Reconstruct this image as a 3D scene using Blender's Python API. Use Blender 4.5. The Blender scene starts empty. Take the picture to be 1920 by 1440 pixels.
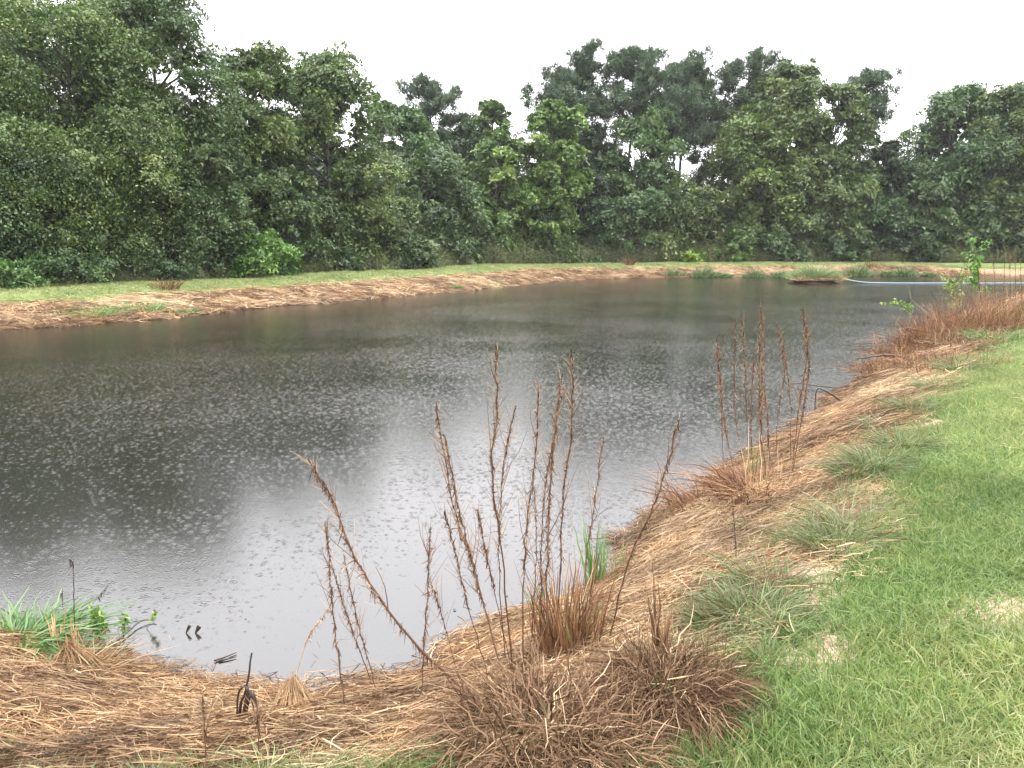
import bpy, math, random
import numpy as np

rng = np.random.default_rng(7)
SC = bpy.context.scene
COL = SC.collection
R = math.radians

# ------------------------------------------------------------------ camera, sky, sun, exposure
CAM_H = 2.4
PITCH = R(9.8)
cam = bpy.data.cameras.new('camera')
cam.sensor_width = 36.0
cam.lens = 27.0
cam.clip_start = 0.05
cam.clip_end = 2000.0
camo = bpy.data.objects.new('camera', cam)
COL.objects.link(camo)
camo.location = (0, 0, CAM_H)
camo.rotation_euler = (R(90) - PITCH, 0, 0)
SC.camera = camo

SUN_EL, SUN_AZ = R(52), R(150)       # high, behind the camera's right shoulder, lost in cloud
w = bpy.data.worlds.new('World')
SC.world = w
w.use_nodes = True
nt = w.node_tree
nt.nodes.clear()
sky = nt.nodes.new('ShaderNodeTexSky')
sky.sky_type = 'NISHITA'
sky.sun_disc = False
sky.sun_elevation = SUN_EL
sky.sun_rotation = SUN_AZ
sky.dust_density = 4.0
hs = nt.nodes.new('ShaderNodeHueSaturation')
hs.inputs['Saturation'].default_value = 0.15
nt.links.new(sky.outputs[0], hs.inputs['Color'])
tcw = nt.nodes.new('ShaderNodeTexCoord')
nz = nt.nodes.new('ShaderNodeTexNoise')
nz.inputs['Scale'].default_value = 2.2
nz.inputs['Detail'].default_value = 4.0
mpw = nt.nodes.new('ShaderNodeMapping')
mpw.inputs['Scale'].default_value = (1, 1, 2.5)
nt.links.new(tcw.outputs['Generated'], mpw.inputs[0])
nt.links.new(mpw.outputs[0], nz.inputs['Vector'])
cr = nt.nodes.new('ShaderNodeValToRGB')
cr.color_ramp.elements[0].position = 0.3
cr.color_ramp.elements[0].color = (0.86, 0.855, 0.90, 1)
cr.color_ramp.elements[1].position = 0.7
cr.color_ramp.elements[1].color = (0.99, 0.98, 1, 1)
nt.links.new(nz.outputs['Fac'], cr.inputs[0])
mul = nt.nodes.new('ShaderNodeVectorMath')
mul.operation = 'SCALE'
mul.inputs['Scale'].default_value = 1.0
nt.links.new(cr.outputs[0], mul.inputs[0])
sxyz = nt.nodes.new('ShaderNodeSeparateXYZ')
nt.links.new(tcw.outputs['Generated'], sxyz.inputs[0])
ocr = nt.nodes.new('ShaderNodeMapRange')          # the standard overcast sky: horizon a third of the zenith
ocr.inputs['From Min'].default_value = 0.0
ocr.inputs['From Max'].default_value = 1.0
ocr.inputs['To Min'].default_value = 24.0
ocr.inputs['To Max'].default_value = 74.0
nt.links.new(sxyz.outputs['Z'], ocr.inputs[0])
nt.links.new(ocr.outputs[0], mul.inputs['Scale'])
mix = nt.nodes.new('ShaderNodeMix')
mix.data_type = 'RGBA'
mix.inputs[0].default_value = 0.85
nt.links.new(hs.outputs[0], mix.inputs[6])
nt.links.new(mul.outputs[0], mix.inputs[7])
bg = nt.nodes.new('ShaderNodeBackground')
bg.inputs['Strength'].default_value = 0.105
nt.links.new(mix.outputs[2], bg.inputs['Color'])
wo = nt.nodes.new('ShaderNodeOutputWorld')
nt.links.new(bg.outputs[0], wo.inputs[0])

sun = bpy.data.lights.new('sun', 'SUN')
sun.energy = 0.9
sun.angle = R(35)
sun.color = (1.0, 0.97, 0.93)
suno = bpy.data.objects.new('sun', sun)
COL.objects.link(suno)
suno.rotation_euler = (R(90) - SUN_EL, 0, math.pi - SUN_AZ + math.pi)
suno.rotation_euler = (R(38), 0, R(30))

SC.view_settings.view_transform = 'Standard'
SC.view_settings.look = 'None'
SC.view_settings.exposure = 0.0
SC.view_settings.gamma = 1.0
SC.view_settings.use_curve_mapping = False
SC.render.engine = 'CYCLES'
SC.cycles.max_bounces = 6
SC.cycles.diffuse_bounces = 3
SC.cycles.glossy_bounces = 3
SC.cycles.transmission_bounces = 3
SC.cycles.transparent_max_bounces = 4
SC.cycles.volume_bounces = 0
SC.cycles.use_denoising = True

# ------------------------------------------------------------------ helpers: photo geometry
CP, SP = math.cos(PITCH), math.sin(PITCH)


def ray(px, py):
    u = (px - 960) / 1440.0
    v = (720 - py) / 1440.0
    return np.array([u, CP + v * SP, -SP + v * CP])


def at_z(px, py, z=0.0):
    d = ray(px, py)
    t = (z - CAM_H) / d[2]
    return np.array([0, 0, CAM_H]) + d * t


def at_y(px, py, Y):
    d = ray(px, py)
    return np.array([0, 0, CAM_H]) + d * (Y / d[1])


_tab = np.random.default_rng(99).random((256, 256))


def vn(x, y, f=1.0, o=0):
    x = np.asarray(x, float) * f + 37.3 + o * 11.7
    y = np.asarray(y, float) * f + 91.1 + o * 5.3
    xi, yi = np.floor(x).astype(int), np.floor(y).astype(int)
    fx, fy = x - xi, y - yi
    fx, fy = fx * fx * (3 - 2 * fx), fy * fy * (3 - 2 * fy)
    a = _tab[xi % 256, yi % 256]; b = _tab[(xi + 1) % 256, yi % 256]
    c = _tab[xi % 256, (yi + 1) % 256]; d = _tab[(xi + 1) % 256, (yi + 1) % 256]
    return (a * (1 - fx) + b * fx) * (1 - fy) + (c * (1 - fx) + d * fx) * fy


def fbm(x, y, f=1.0, o=0, n=4):
    s, a, t = 0, 1, 0
    for i in range(n):
        s = s + a * vn(x, y, f * 2 ** i, o + i * 7); t += a; a *= .55
    return s / t


def sst(a, b, x):
    t = np.clip((np.asarray(x, float) - a) / (b - a), 0, 1)
    return t * t * (3 - 2 * t)


# shoreline: photo pixel of the waterline, then bank: straw width, height there, crest distance, crest height
NEAR = (1.62, .72, 2.8, .86)
NEARL = (1.70, .76, 3.2, .86)
SH = []


def shp(px, py, prm): SH.append(tuple(at_z(px, py)[:2]) + prm)


L0, L1, L2, FR = (3.4, .40, 8.5, .70), (3.2, .45, 8.5, .80), (3.2, .6, 8., 1.0), (3.2, .72, 8., 1.16)
SH.append((-42, 3, 3, .6, 6, .85)); SH.append((-30, 14) + L0)
for a in [(0, 616, L0), (180, 606, L0), (350, 591, L0), (460, 579, L1), (560, 571, L1), (640, 564, L1), (720, 557, L1),
          (820, 549, L2), (900, 541, L2), (1000, 531, L2), (1060, 525.5, FR), (1150, 522, FR), (1300, 519.5, FR),
          (1500, 518, FR), (1700, 517, FR), (1900, 517, FR)]:
    shp(*a)
SH.append((56, 66) + FR); SH.append((58, 54) + FR)
SH.append((42, 44, 3, .7, 6, .9)); SH.append((30, 36) + (2.4, .76, 3.6, .86))
for a in [(1905, 578), (1840, 600), (1760, 625), (1700, 655), (1660, 695), (1600, 737), (1530, 790), (1440, 850),
          (1370, 900), (1270, 962), (1215, 1010), (1190, 1050), (1140, 1110), (1060, 1150), (960, 1180), (880, 1225),
          (835, 1268), (740, 1300), (650, 1312), (560, 1322), (480, 1316), (380, 1302), (300, 1282), (200, 1266),
          (130, 1235), (60, 1212), (0, 1208), (-120, 1190)]:
    shp(a[0], a[1], NEAR if a[0] > 1000 else NEARL)
SH.append((-8, 4.2) + NEARL); SH.append((-20, 0) + NEARL)
SHA = np.array(SH)
# smooth closed curve (Catmull-Rom)
_pts = []
n_ = len(SHA)
for i in range(n_):
    p0, p1, p2, p3 = SHA[i - 1], SHA[i], SHA[(i + 1) % n_], SHA[(i + 2) % n_]
    for t in np.linspace(0, 1, 5)[:-1]:
        q = .5 * ((2 * p1) + (-p0 + p2) * t + (2 * p0 - 5 * p1 + 4 * p2 - p3) * t * t + (-p0 + 3 * p1 - 3 * p2 + p3) * t ** 3)
        q[2:] = p1[2:] * (1 - t) + p2[2:] * t
        _pts.append(q)
SHC = np.array(_pts)
# small wiggle
_k = np.hypot(SHC[:, 0], SHC[:, 1])
SHC[:, 0] += (vn(SHC[:, 0], SHC[:, 1], 1.3, 3) - .5) * np.clip(_k * .02, .05, .7)
SHC[:, 1] += (vn(SHC[:, 0], SHC[:, 1], 1.3, 9) - .5) * np.clip(_k * .02, .05, .7)


def shore(x, y):
    """signed distance (positive on land) and interpolated bank parameters"""
    x = np.asarray(x, float).ravel(); y = np.asarray(y, float).ravel()
    best = np.full(x.shape, 1e9); prm = np.zeros((x.size, 4)); inside = np.zeros(x.shape, bool)
    m = len(SHC)
    for i in range(m):
        a = SHC[i]; b = SHC[(i + 1) % m]
        ex, ey = b[0] - a[0], b[1] - a[1]
        wx, wy = x - a[0], y - a[1]
        t = np.clip((wx * ex + wy * ey) / (ex * ex + ey * ey + 1e-12), 0, 1)
        dd = (wx - t * ex) ** 2 + (wy - t * ey) ** 2
        k = dd < best
        best[k] = dd[k]
        prm[k] = a[2:] + (b[2:] - a[2:]) * t[k][:, None]
        c = ((a[1] > y) != (b[1] > y))
        if ey != 0:
            inside ^= c & (x < ex * (y - a[1]) / ey + a[0])
    d = np.sqrt(best)
    return np.where(inside, -d, d), prm


def ground(x, y, full=False):
    sh = np.shape(x)
    d, p = shore(x, y)
    xx, yy = np.ravel(x), np.ravel(y)
    w1, z1, w2, z2 = p.T
    t1 = np.clip(d / w1, 0, 1)
    up = z1 * (t1 * 1.25 - .25 * t1 ** 2 * 1.0)
    t2 = sst(0, 1, (d - w1) / np.maximum(w2 - w1, .1))
    z = up + (z2 - z1) * t2
    z = np.where(d > 0, z, np.maximum(-.7, d * .35))
    rr = np.hypot(xx, yy)
    bank = np.exp(-((d - w1 * .5) / (w1 * .7)) ** 2)
    z = z + (fbm(xx, yy, 1.6, 2, 3) - .5) * .12 * bank + (vn(xx, yy, .25, 5) - .5) * .12 * sst(0, 4, d)
    z = z + (fbm(xx, yy, .5, 12, 3) - .5) * .25 * sst(6, 14, rr) * bank
    z = np.where((d > .15) & (z < .03), .03, z)
    z = z.reshape(sh)
    if full: return z, d.reshape(sh), p
    return z


def gz(x, y): return float(ground(np.array([x]), np.array([y]))[0])


def hit(px, py):
    """where the line of sight through a photo pixel meets the ground or the water"""
    d = ray(px, py)
    ts = np.geomspace(1.2, 130, 900)
    P = np.array([0, 0, CAM_H]) + ts[:, None] * d
    g = np.maximum(ground(P[:, 0], P[:, 1]), 0)
    k = np.nonzero(P[:, 2] <= g)[0]
    i = k[0] if len(k) else len(ts) - 1
    q = P[i].copy(); q[2] = g[i]
    return q


HAZE = .00022
# ------------------------------------------------------------------ helpers: objects
def tag(o, label=None, cat=None, group=None, kind=None):
    if label: o['label'] = label
    if cat: o['category'] = cat
    if group: o['group'] = group
    if kind: o['kind'] = kind
    return o


def empty(name, loc, label, cat, group=None, rz=0.0):
    o = bpy.data.objects.new(name, None)
    o.empty_display_size = .2
    o.location = tuple(float(v) for v in loc)
    o.rotation_euler = (0, 0, rz)
    COL.objects.link(o)
    return tag(o, label, cat, group)


def raw_mesh(name, V, F, tint=None, smooth=False):
    """V (n,3); F (m,k) faces of one size, or a list of such arrays"""
    me = bpy.data.meshes.new(name)
    V = np.asarray(V, np.float32)
    FL = F if isinstance(F, list) else [F]
    FL = [np.asarray(f, np.int32) for f in FL if len(f)]
    me.vertices.add(len(V))
    me.vertices.foreach_set('co', V.ravel())
    loops = np.concatenate([f.ravel() for f in FL])
    tot = np.concatenate([np.full(len(f), f.shape[1], np.int32) for f in FL])
    st = np.concatenate([[0], np.cumsum(tot)[:-1]]).astype(np.int32)
    me.loops.add(len(loops))
    me.loops.foreach_set('vertex_index', loops)
    me.polygons.add(len(tot))
    me.polygons.foreach_set('loop_start', st)
    me.polygons.foreach_set('loop_total', tot)
    if smooth: me.polygons.foreach_set('use_smooth', np.ones(len(tot), bool))
    if tint is not None:
        a = me.attributes.new('tint', 'FLOAT', 'POINT')
        a.data.foreach_set('value', np.asarray(tint, np.float32))
    me.update(calc_edges=True)
    return me


def obj(name, me, mat, parent=None, loc=None, coll=None):
    if mat is not None and not me.materials: me.materials.append(mat)
    o = bpy.data.objects.new(name, me)
    (coll or COL).objects.link(o)
    if parent is not None: o.parent = parent
    if loc is not None: o.location = tuple(float(v) for v in loc)
    return o


class MB:
    """gathers vertices and faces"""
    def __init__(s): s.V, s.F, s.T, s.n = [], {}, [], 0

    def add(s, V, F, tint):
        V = np.asarray(V, float).reshape(-1, 3)
        F = np.asarray(F)
        s.F.setdefault(F.shape[1], []).append(F + s.n)
        s.V.append(V)
        s.T.append(np.broadcast_to(np.asarray(tint, float), (len(V),)))
        s.n += len(V)

    def mesh(s, name, smooth=False):
        return raw_mesh(name, np.concatenate(s.V), [np.concatenate(f) for f in s.F.values()], np.concatenate(s.T), smooth)

    def ribbons(s, P, W, tint, side=None, r=rng):
        """P (N,K,3) spines, W (N,K) widths"""
        N, K, _ = P.shape
        if side is None:
            side = r.normal(size=(N, 3))
        T = P[:, -1] - P[:, 0]
        side = np.cross(T, side); side /= np.linalg.norm(side, axis=1, keepdims=True) + 1e-9
        A = P - side[:, None] * W[..., None] * .5
        B = P + side[:, None] * W[..., None] * .5
        V = np.stack([A, B], 2).reshape(-1, 3)
        base = (np.arange(N) * K * 2)[:, None]
        k = np.arange(K - 1)[None] * 2
        F = np.stack([base + k, base + k + 1, base + k + 3, base + k + 2], -1).reshape(-1, 4)
        s.add(V, F, np.repeat(np.broadcast_to(tint, (N,)), K * 2))

    def tube(s, P, rad, sides=6, tint=.5, cap=True):
        P = np.asarray(P, float); K = len(P); rad = np.broadcast_to(rad, (K,))
        T = np.gradient(P, axis=0); T /= np.linalg.norm(T, axis=1, keepdims=True) + 1e-9
        ref = np.array([0, 0, 1.]) if abs(T[:, 2]).mean() < .8 else np.array([1., 0, 0])
        U = np.cross(T, ref); U /= np.linalg.norm(U, axis=1, keepdims=True) + 1e-9
        Wv = np.cross(T, U)
        a = np.arange(sides) / sides * 2 * math.pi
        V = P[:, None] + rad[:, None, None] * (U[:, None] * np.cos(a)[None, :, None] + Wv[:, None] * np.sin(a)[None, :, None])
        i = np.arange(K - 1)[:, None] * sides; j = np.arange(sides)[None]; j2 = (j + 1) % sides
        F = np.stack([i + j, i + j2, i + sides + j2, i + sides + j], -1).reshape(-1, 4)
        s.add(V.reshape(-1, 3), F, tint)


def curve_pts(pts, n):
    """smooth interpolation through control points"""
    pts = np.asarray(pts, float)
    if len(pts) == 2:
        t = np.linspace(0, 1, n)[:, None]
        return pts[0] * (1 - t) + pts[1] * t
    ext = np.vstack([2 * pts[0] - pts[1], pts, 2 * pts[-1] - pts[-2]])
    out = []
    m = len(pts) - 1
    for t in np.linspace(0, m, n):
        i = min(int(t), m - 1); f = t - i
        p0, p1, p2, p3 = ext[i], ext[i + 1], ext[i + 2], ext[i + 3]
        out.append(.5 * ((2 * p1) + (-p0 + p2) * f + (2 * p0 - 5 * p1 + 4 * p2 - p3) * f * f + (-p0 + 3 * p1 - 3 * p2 + p3) * f ** 3))
    return np.array(out)


# ------------------------------------------------------------------ materials
def new_mat(name):
    m = bpy.data.materials.new(name)
    m.use_nodes = True
    t = m.node_tree
    t.nodes.clear()
    out = t.nodes.new('ShaderNodeOutputMaterial')
    return m, t, out


def node(t, ty, **kw):
    n = t.nodes.new(ty)
    for k, v in kw.items(): setattr(n, k, v)
    return n


def ramp(t, stops, fac=None, interp='LINEAR'):
    n = t.nodes.new('ShaderNodeValToRGB')
    e = n.color_ramp.elements
    n.color_ramp.interpolation = interp
    while len(e) < len(stops): e.new(.5)
    for i, (p, c) in enumerate(stops):
        e[i].position = p
        e[i].color = (*c, 1) if len(c) == 3 else c
    if fac is not None: t.links.new(fac, n.inputs[0])
    return n.outputs[0]


def mth(t, op, a, b=None, c=None, clamp=False):
    n = t.nodes.new('ShaderNodeMath'); n.operation = op; n.use_clamp = clamp
    for i, v in enumerate((a, b, c)):
        if v is None: continue
        if isinstance(v, (int, float)): n.inputs[i].default_value = v
        else: t.links.new(v, n.inputs[i])
    return n.outputs[0]


def mixc(t, f, a, b, blend='MIX'):
    n = t.nodes.new('ShaderNodeMix'); n.data_type = 'RGBA'; n.blend_type = blend
    for i, v in ((0, f), (6, a), (7, b)):
        if isinstance(v, (int, float)): n.inputs[i].default_value = v
        elif isinstance(v, tuple): n.inputs[i].default_value = (*v, 1)
        else: t.links.new(v, n.inputs[i])
    return n.outputs[2]


def noise(t, vec, scale, detail=3., rough=.55, out='Fac'):
    n = t.nodes.new('ShaderNodeTexNoise')
    n.inputs['Scale'].default_value = scale
    n.inputs['Detail'].default_value = detail
    n.inputs['Roughness'].default_value = rough
    if vec is not None: t.links.new(vec, n.inputs['Vector'])
    return n.outputs[out]


def attr(t, name, ty='GEOMETRY', out='Fac'):
    n = t.nodes.new('ShaderNodeAttribute'); n.attribute_name = name; n.attribute_type = ty
    return n.outputs[out]


def plant_mat(name, stops, rough=.5, trans=.25, spec=.4, world_scale=None, dark=.6, inst=False, objcol=False, tcol=(1, 1, 1)):
    m, t, out = new_mat(name)
    f = attr(t, 'tint')
    if inst:
        f = mth(t, 'ADD', f, mth(t, 'MULTIPLY', mth(t, 'SUBTRACT', attr(t, 'itint', 'INSTANCER'), .5), .8), clamp=True)
    c = ramp(t, stops, f)
    if world_scale:
        g = node(t, 'ShaderNodeNewGeometry').outputs['Position']
        n = noise(t, g, world_scale, 3)
        v = ramp(t, [(.35, (dark, dark, dark)), (.65, (1.12, 1.12, 1.12))], n)
        c = mixc(t, 1.0, c, v, 'MULTIPLY')
    if objcol:
        c = mixc(t, 1.0, c, node(t, 'ShaderNodeObjectInfo').outputs['Color'], 'MULTIPLY')
    p = node(t, 'ShaderNodeBsdfPrincipled')
    t.links.new(c, p.inputs['Base Color'])
    p.inputs['Roughness'].default_value = rough
    p.inputs['Specular IOR Level'].default_value = spec
    if trans > 0:
        tr = node(t, 'ShaderNodeBsdfTranslucent')
        t.links.new(mixc(t, 1.0, c, tcol, 'MULTIPLY'), tr.inputs['Color'])
        ms = node(t, 'ShaderNodeMixShader')
        ms.inputs[0].default_value = trans
        t.links.new(p.outputs[0], ms.inputs[1]); t.links.new(tr.outputs[0], ms.inputs[2])
        t.links.new(ms.outputs[0], out.inputs[0])
    else:
        t.links.new(p.outputs[0], out.inputs[0])
    return m


M = {}
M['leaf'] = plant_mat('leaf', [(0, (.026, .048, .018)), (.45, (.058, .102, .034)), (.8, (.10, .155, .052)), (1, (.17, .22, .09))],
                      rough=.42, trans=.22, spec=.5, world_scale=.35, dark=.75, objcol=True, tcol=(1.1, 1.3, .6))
M['needle'] = plant_mat('needle', [(0, (.022, .04, .022)), (.6, (.045, .075, .036)), (1, (.08, .115, .055))],
                        rough=.55, trans=.12, spec=.4, objcol=True)
M['bark'] = plant_mat('bark', [(0, (.05, .042, .036)), (1, (.13, .115, .10))], rough=.9, trans=0, spec=.2, world_scale=3., dark=.6)
STRAW = [(0, (.06, .030, .015)), (.3, (.19, .10, .045)), (.6, (.40, .255, .13)), (.85, (.57, .40, .225)), (1, (.72, .57, .37))]
M['straw'] = plant_mat('straw', STRAW, rough=.6, trans=.12, spec=.25, world_scale=1.6, dark=.5, inst=True, tcol=(1.1, .9, .7))
M['hay'] = plant_mat('hay', STRAW, rough=.6, trans=.12, spec=.35)
M['rust'] = plant_mat('rust_straw', [(0, (.05, .024, .014)), (.4, (.16, .078, .04)), (.8, (.31, .17, .085)), (1, (.48, .32, .18))],
                      rough=.65, trans=.1, spec=.2)
M['grey'] = plant_mat('grey_straw', [(0, (.045, .025, .014)), (.4, (.14, .082, .047)), (.8, (.31, .20, .118)), (1, (.54, .40, .25))], rough=.8, trans=.1, spec=.1)
M['stem'] = plant_mat('dead_stem', [(0, (.028, .014, .009)), (.4, (.082, .040, .024)), (.75, (.17, .092, .054)), (1, (.38, .27, .165))], rough=.65, trans=.0, spec=.2)
M['black'] = plant_mat('wet_dark_stem', [(0, (.012, .009, .008)), (1, (.06, .04, .03))], rough=.4, trans=.0, spec=.5)
M['turf'] = plant_mat('turf', [(0, (.09, .15, .05)), (.3, (.185, .26, .098)), (.6, (.285, .325, .135)), (.85, (.36, .35, .165)), (1, (.50, .44, .26))],
                      rough=.45, trans=.3, spec=.4, world_scale=1.4, dark=.84, inst=True, tcol=(1.1, 1.25, .6))
M['sedge'] = plant_mat('sedge', [(0, (.13, .085, .045)), (.25, (.10, .13, .05)), (.6, (.18, .24, .095)), (.85, (.27, .33, .14)), (1, (.36, .36, .18))],
                       rough=.45, trans=.25, spec=.45, inst=True, tcol=(1, 1.2, .6))
M['green'] = plant_mat('green_blade', [(0, (.05, .115, .035)), (.5, (.105, .21, .068)), (1, (.23, .33, .14))], rough=.4, trans=.3, spec=.5, tcol=(1, 1.3, .5))
M['fargreen'] = plant_mat('shore_grass', [(0, (.055, .10, .035)), (.5, (.125, .19, .07)), (1, (.27, .33, .14))], rough=.5, trans=.25, spec=.4)
M['weed'] = plant_mat('weed', [(0, (.08, .085, .04)), (.5, (.14, .18, .07)), (1, (.25, .26, .12))], rough=.55, trans=.2, spec=.35, inst=True)
M['forest'] = plant_mat('forest_leaf', [(0, (.022, .038, .016)), (.6, (.045, .075, .028)), (1, (.075, .11, .04))], rough=.5, trans=.2, spec=.4)


def simple(name, col, rough=.6, spec=.4):
    m, t, out = new_mat(name)
    g = node(t, 'ShaderNodeTexCoord').outputs['Object']
    n = noise(t, g, 9., 4)
    c = mixc(t, 1.0, col, ramp(t, [(.3, (.75, .75, .75)), (.7, (1.1, 1.1, 1.1))], n), 'MULTIPLY')
    p = node(t, 'ShaderNodeBsdfPrincipled')
    t.links.new(c, p.inputs['Base Color'])
    p.inputs['Roughness'].default_value = rough
    p.inputs['Specular IOR Level'].default_value = spec
    t.links.new(p.outputs[0], out.inputs[0])
    return m


M['pipe'] = simple('pale_blue_plastic', (.30, .39, .45), .5, .4)
M['peat'] = simple('wet_peat', (.055, .028, .02), .7, .4)
M['string'] = simple('yellow_string', (.45, .55, .12), .5)
M['white'] = simple('white_tag', (.8, .8, .78), .5)

# ground
m, t, out = new_mat('ground')
pos = node(t, 'ShaderNodeNewGeometry').outputs['Position']
a_st, a_sa, a_fo, a_wet, a_ol = attr(t, 'straw'), attr(t, 'sand'), attr(t, 'forest'), attr(t, 'wet'), attr(t, 'olive')
far = attr(t, 'far')
nf = noise(t, pos, 14., 6, .65)
nm = noise(t, pos, 2.2, 4, .6)
nc = noise(t, pos, 45., 4, .7)
mp = node(t, 'ShaderNodeMapping'); mp.inputs['Scale'].default_value = (1, 1, 3)
t.links.new(pos, mp.inputs[0])
nst = noise(t, mp.outputs[0], 5., 7, .75)
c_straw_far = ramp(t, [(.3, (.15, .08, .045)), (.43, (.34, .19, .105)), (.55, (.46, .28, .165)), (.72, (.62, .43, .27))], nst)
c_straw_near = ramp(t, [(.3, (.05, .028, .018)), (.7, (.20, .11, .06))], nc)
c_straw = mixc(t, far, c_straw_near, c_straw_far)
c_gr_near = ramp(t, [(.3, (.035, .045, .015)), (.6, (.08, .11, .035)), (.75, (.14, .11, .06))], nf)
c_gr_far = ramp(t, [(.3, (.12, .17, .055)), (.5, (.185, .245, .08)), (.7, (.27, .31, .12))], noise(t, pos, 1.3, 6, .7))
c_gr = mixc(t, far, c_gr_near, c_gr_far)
c_sand = ramp(t, [(.3, (.30, .20, .135)), (.55, (.50, .36, .26)), (.75, (.66, .53, .42))], nf)
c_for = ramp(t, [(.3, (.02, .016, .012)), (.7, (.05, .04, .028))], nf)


def edge(a, n, lo=.35, hi=.65, k=.5):
    v = mth(t, 'ADD', a, mth(t, 'MULTIPLY', mth(t, 'SUBTRACT', n, .5), k))
    r_ = node(t, 'ShaderNodeMapRange')
    r_.inputs['From Min'].default_value = lo; r_.inputs['From Max'].default_value = hi
    t.links.new(v, r_.inputs[0])
    return r_.outputs[0]


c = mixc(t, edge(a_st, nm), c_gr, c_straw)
c = mixc(t, edge(a_sa, nf, .38, .62, 1.5), c, c_sand)
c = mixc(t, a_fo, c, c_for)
c = mixc(t, a_wet, c, (.05, .036, .026))
p = node(t, 'ShaderNodeBsdfPrincipled')
t.links.new(c, p.inputs['Base Color'])
p.inputs['Roughness'].default_value = .85
p.inputs['Specular IOR Level'].default_value = .25
b = node(t, 'ShaderNodeBump')
b.inputs['Strength'].default_value = .9
b.inputs['Distance'].default_value = .06
t.links.new(mixc(t, far, nf, nst), b.inputs['Height'])
t.links.new(b.outputs[0], p.inputs['Normal'])
t.links.new(p.outputs[0], out.inputs[0])
M['ground'] = m

# water: brown pond beaten by rain
m, t, out = new_mat('pond_water')
pos = node(t, 'ShaderNodeNewGeometry').outputs['Position']


def rings(scale, freq, off, amp):
    mpn = node(t, 'ShaderNodeMapping'); mpn.inputs['Location'].default_value = (off, off * 1.7, 0)
    t.links.new(pos, mpn.inputs[0])
    v = node(t, 'ShaderNodeTexVoronoi'); v.voronoi_dimensions = '2D'
    v.inputs['Scale'].default_value = scale
    v.inputs['Randomness'].default_value = 1.0
    t.links.new(mpn.outputs[0], v.inputs['Vector'])
    d = v.outputs['Distance']
    sp = node(t, 'ShaderNodeSeparateColor'); t.links.new(v.outputs['Color'], sp.inputs[0])
    ph = mth(t, 'MULTIPLY', sp.outputs[0], 9.)
    s = mth(t, 'SINE', mth(t, 'ADD', mth(t, 'MULTIPLY', d, freq), ph))
    fall = mth(t, 'SUBTRACT', .62, d, clamp=True)
    fall = mth(t, 'MULTIPLY', mth(t, 'MULTIPLY', fall, fall), mth(t, 'POWER', sp.outputs[1], 3.))
    return mth(t, 'MULTIPLY', mth(t, 'MULTIPLY', s, fall), amp)


h = mth(t, 'ADD', rings(14., 18., 0, 1.35), rings(8.5, 24., 3.3, 1.15))
h = mth(t, 'ADD', h, rings(26., 13., 8.1, .6))
h = mth(t, 'ADD', h, mth(t, 'MULTIPLY', noise(t, pos, 42., 4, .7), .22))
h = mth(t, 'ADD', h, mth(t, 'MULTIPLY', noise(t, pos, 7., 2, .6), .22))
gust = ramp(t, [(.38, (.35, .35, .35)), (.62, (1, 1, 1))], noise(t, pos, .22, 3, .5))
h = mth(t, 'MULTIPLY', h, gust)
sx_ = node(t, 'ShaderNodeSeparateXYZ'); t.links.new(pos, sx_.inputs[0])
lee = node(t, 'ShaderNodeMapRange')              # water in the lee of the near bank lies calmer
lee.inputs['From Min'].default_value = 3.5; lee.inputs['From Max'].default_value = 13.0
lee.inputs['To Min'].default_value = .15; lee.inputs['To Max'].default_value = 1.3
t.links.new(sx_.outputs['Y'], lee.inputs[0])
h = mth(t, 'MULTIPLY', h, lee.outputs[0])
b = node(t, 'ShaderNodeBump')
b.inputs['Strength'].default_value = 1.0
b.inputs['Distance'].default_value = .009
t.links.new(h, b.inputs['Height'])
p = node(t, 'ShaderNodeBsdfPrincipled')
wc = ramp(t, [(.3, (.009, .008, .0062)), (.7, (.013, .0115, .0095))], noise(t, pos, .5, 3, .5))
t.links.new(wc, p.inputs['Base Color'])
p.inputs['Roughness'].default_value = .13
p.inputs['IOR'].default_value = 1.95
t.links.new(b.outputs[0], p.inputs['Normal'])
t.links.new(p.outputs[0], out.inputs[0])
M['water'] = m

# ------------------------------------------------------------------ the ground and the water
ang = np.concatenate([np.linspace(-46, 46, 400), np.linspace(46, 314, 70)[1:-1]])
rad = np.concatenate([[.02], np.geomspace(.7, 130, 330), np.geomspace(135, 900, 14)])
A, RR = np.meshgrid(np.radians(ang), rad)
X, Y = RR * np.sin(A), RR * np.cos(A)
Z, D, PR = ground(X, Y, True)
PR = PR.reshape(X.shape + (4,))
na, nr = len(ang), len(rad)
i = (np.arange(nr - 1) * na)[:, None]; j = np.arange(na)[None]; j2 = (j + 1) % na
F = np.stack([i + j, i + j2, i + na + j2, i + na + j], -1).reshape(-1, 4)[:, ::-1]
me = raw_mesh('ground', np.stack([X, Y, Z], -1).reshape(-1, 3), F, smooth=True)


def straw_mask(x, y, d, p):
    w1 = p[..., 0]
    e = (fbm(x, y, 1.1, 21, 3) - .5) * np.where(w1 < 2, .6, 1.6)
    s = 1 - sst(-.25, .25, d - w1 - e)
    return np.where(d > -.6, s, 0)


SAND = [(1512, 1085, .20, .13), (1500, 1110, .13, .10), (1450, 1247, .19, .08), (1500, 1258, .16, .06), (1762, 797, .17, .10), (1880, 1140, .30, .08),
        (1655, 915, .12, .05), (1560, 1215, .12, .05), (1840, 1125, .2, .03), (1905, 1160, .16, .08), (1690, 1280, .1, .03)]
SANDP = [(hit(a, b_)[:2], rx, ry) for a, b_, rx, ry in SAND]


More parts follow.
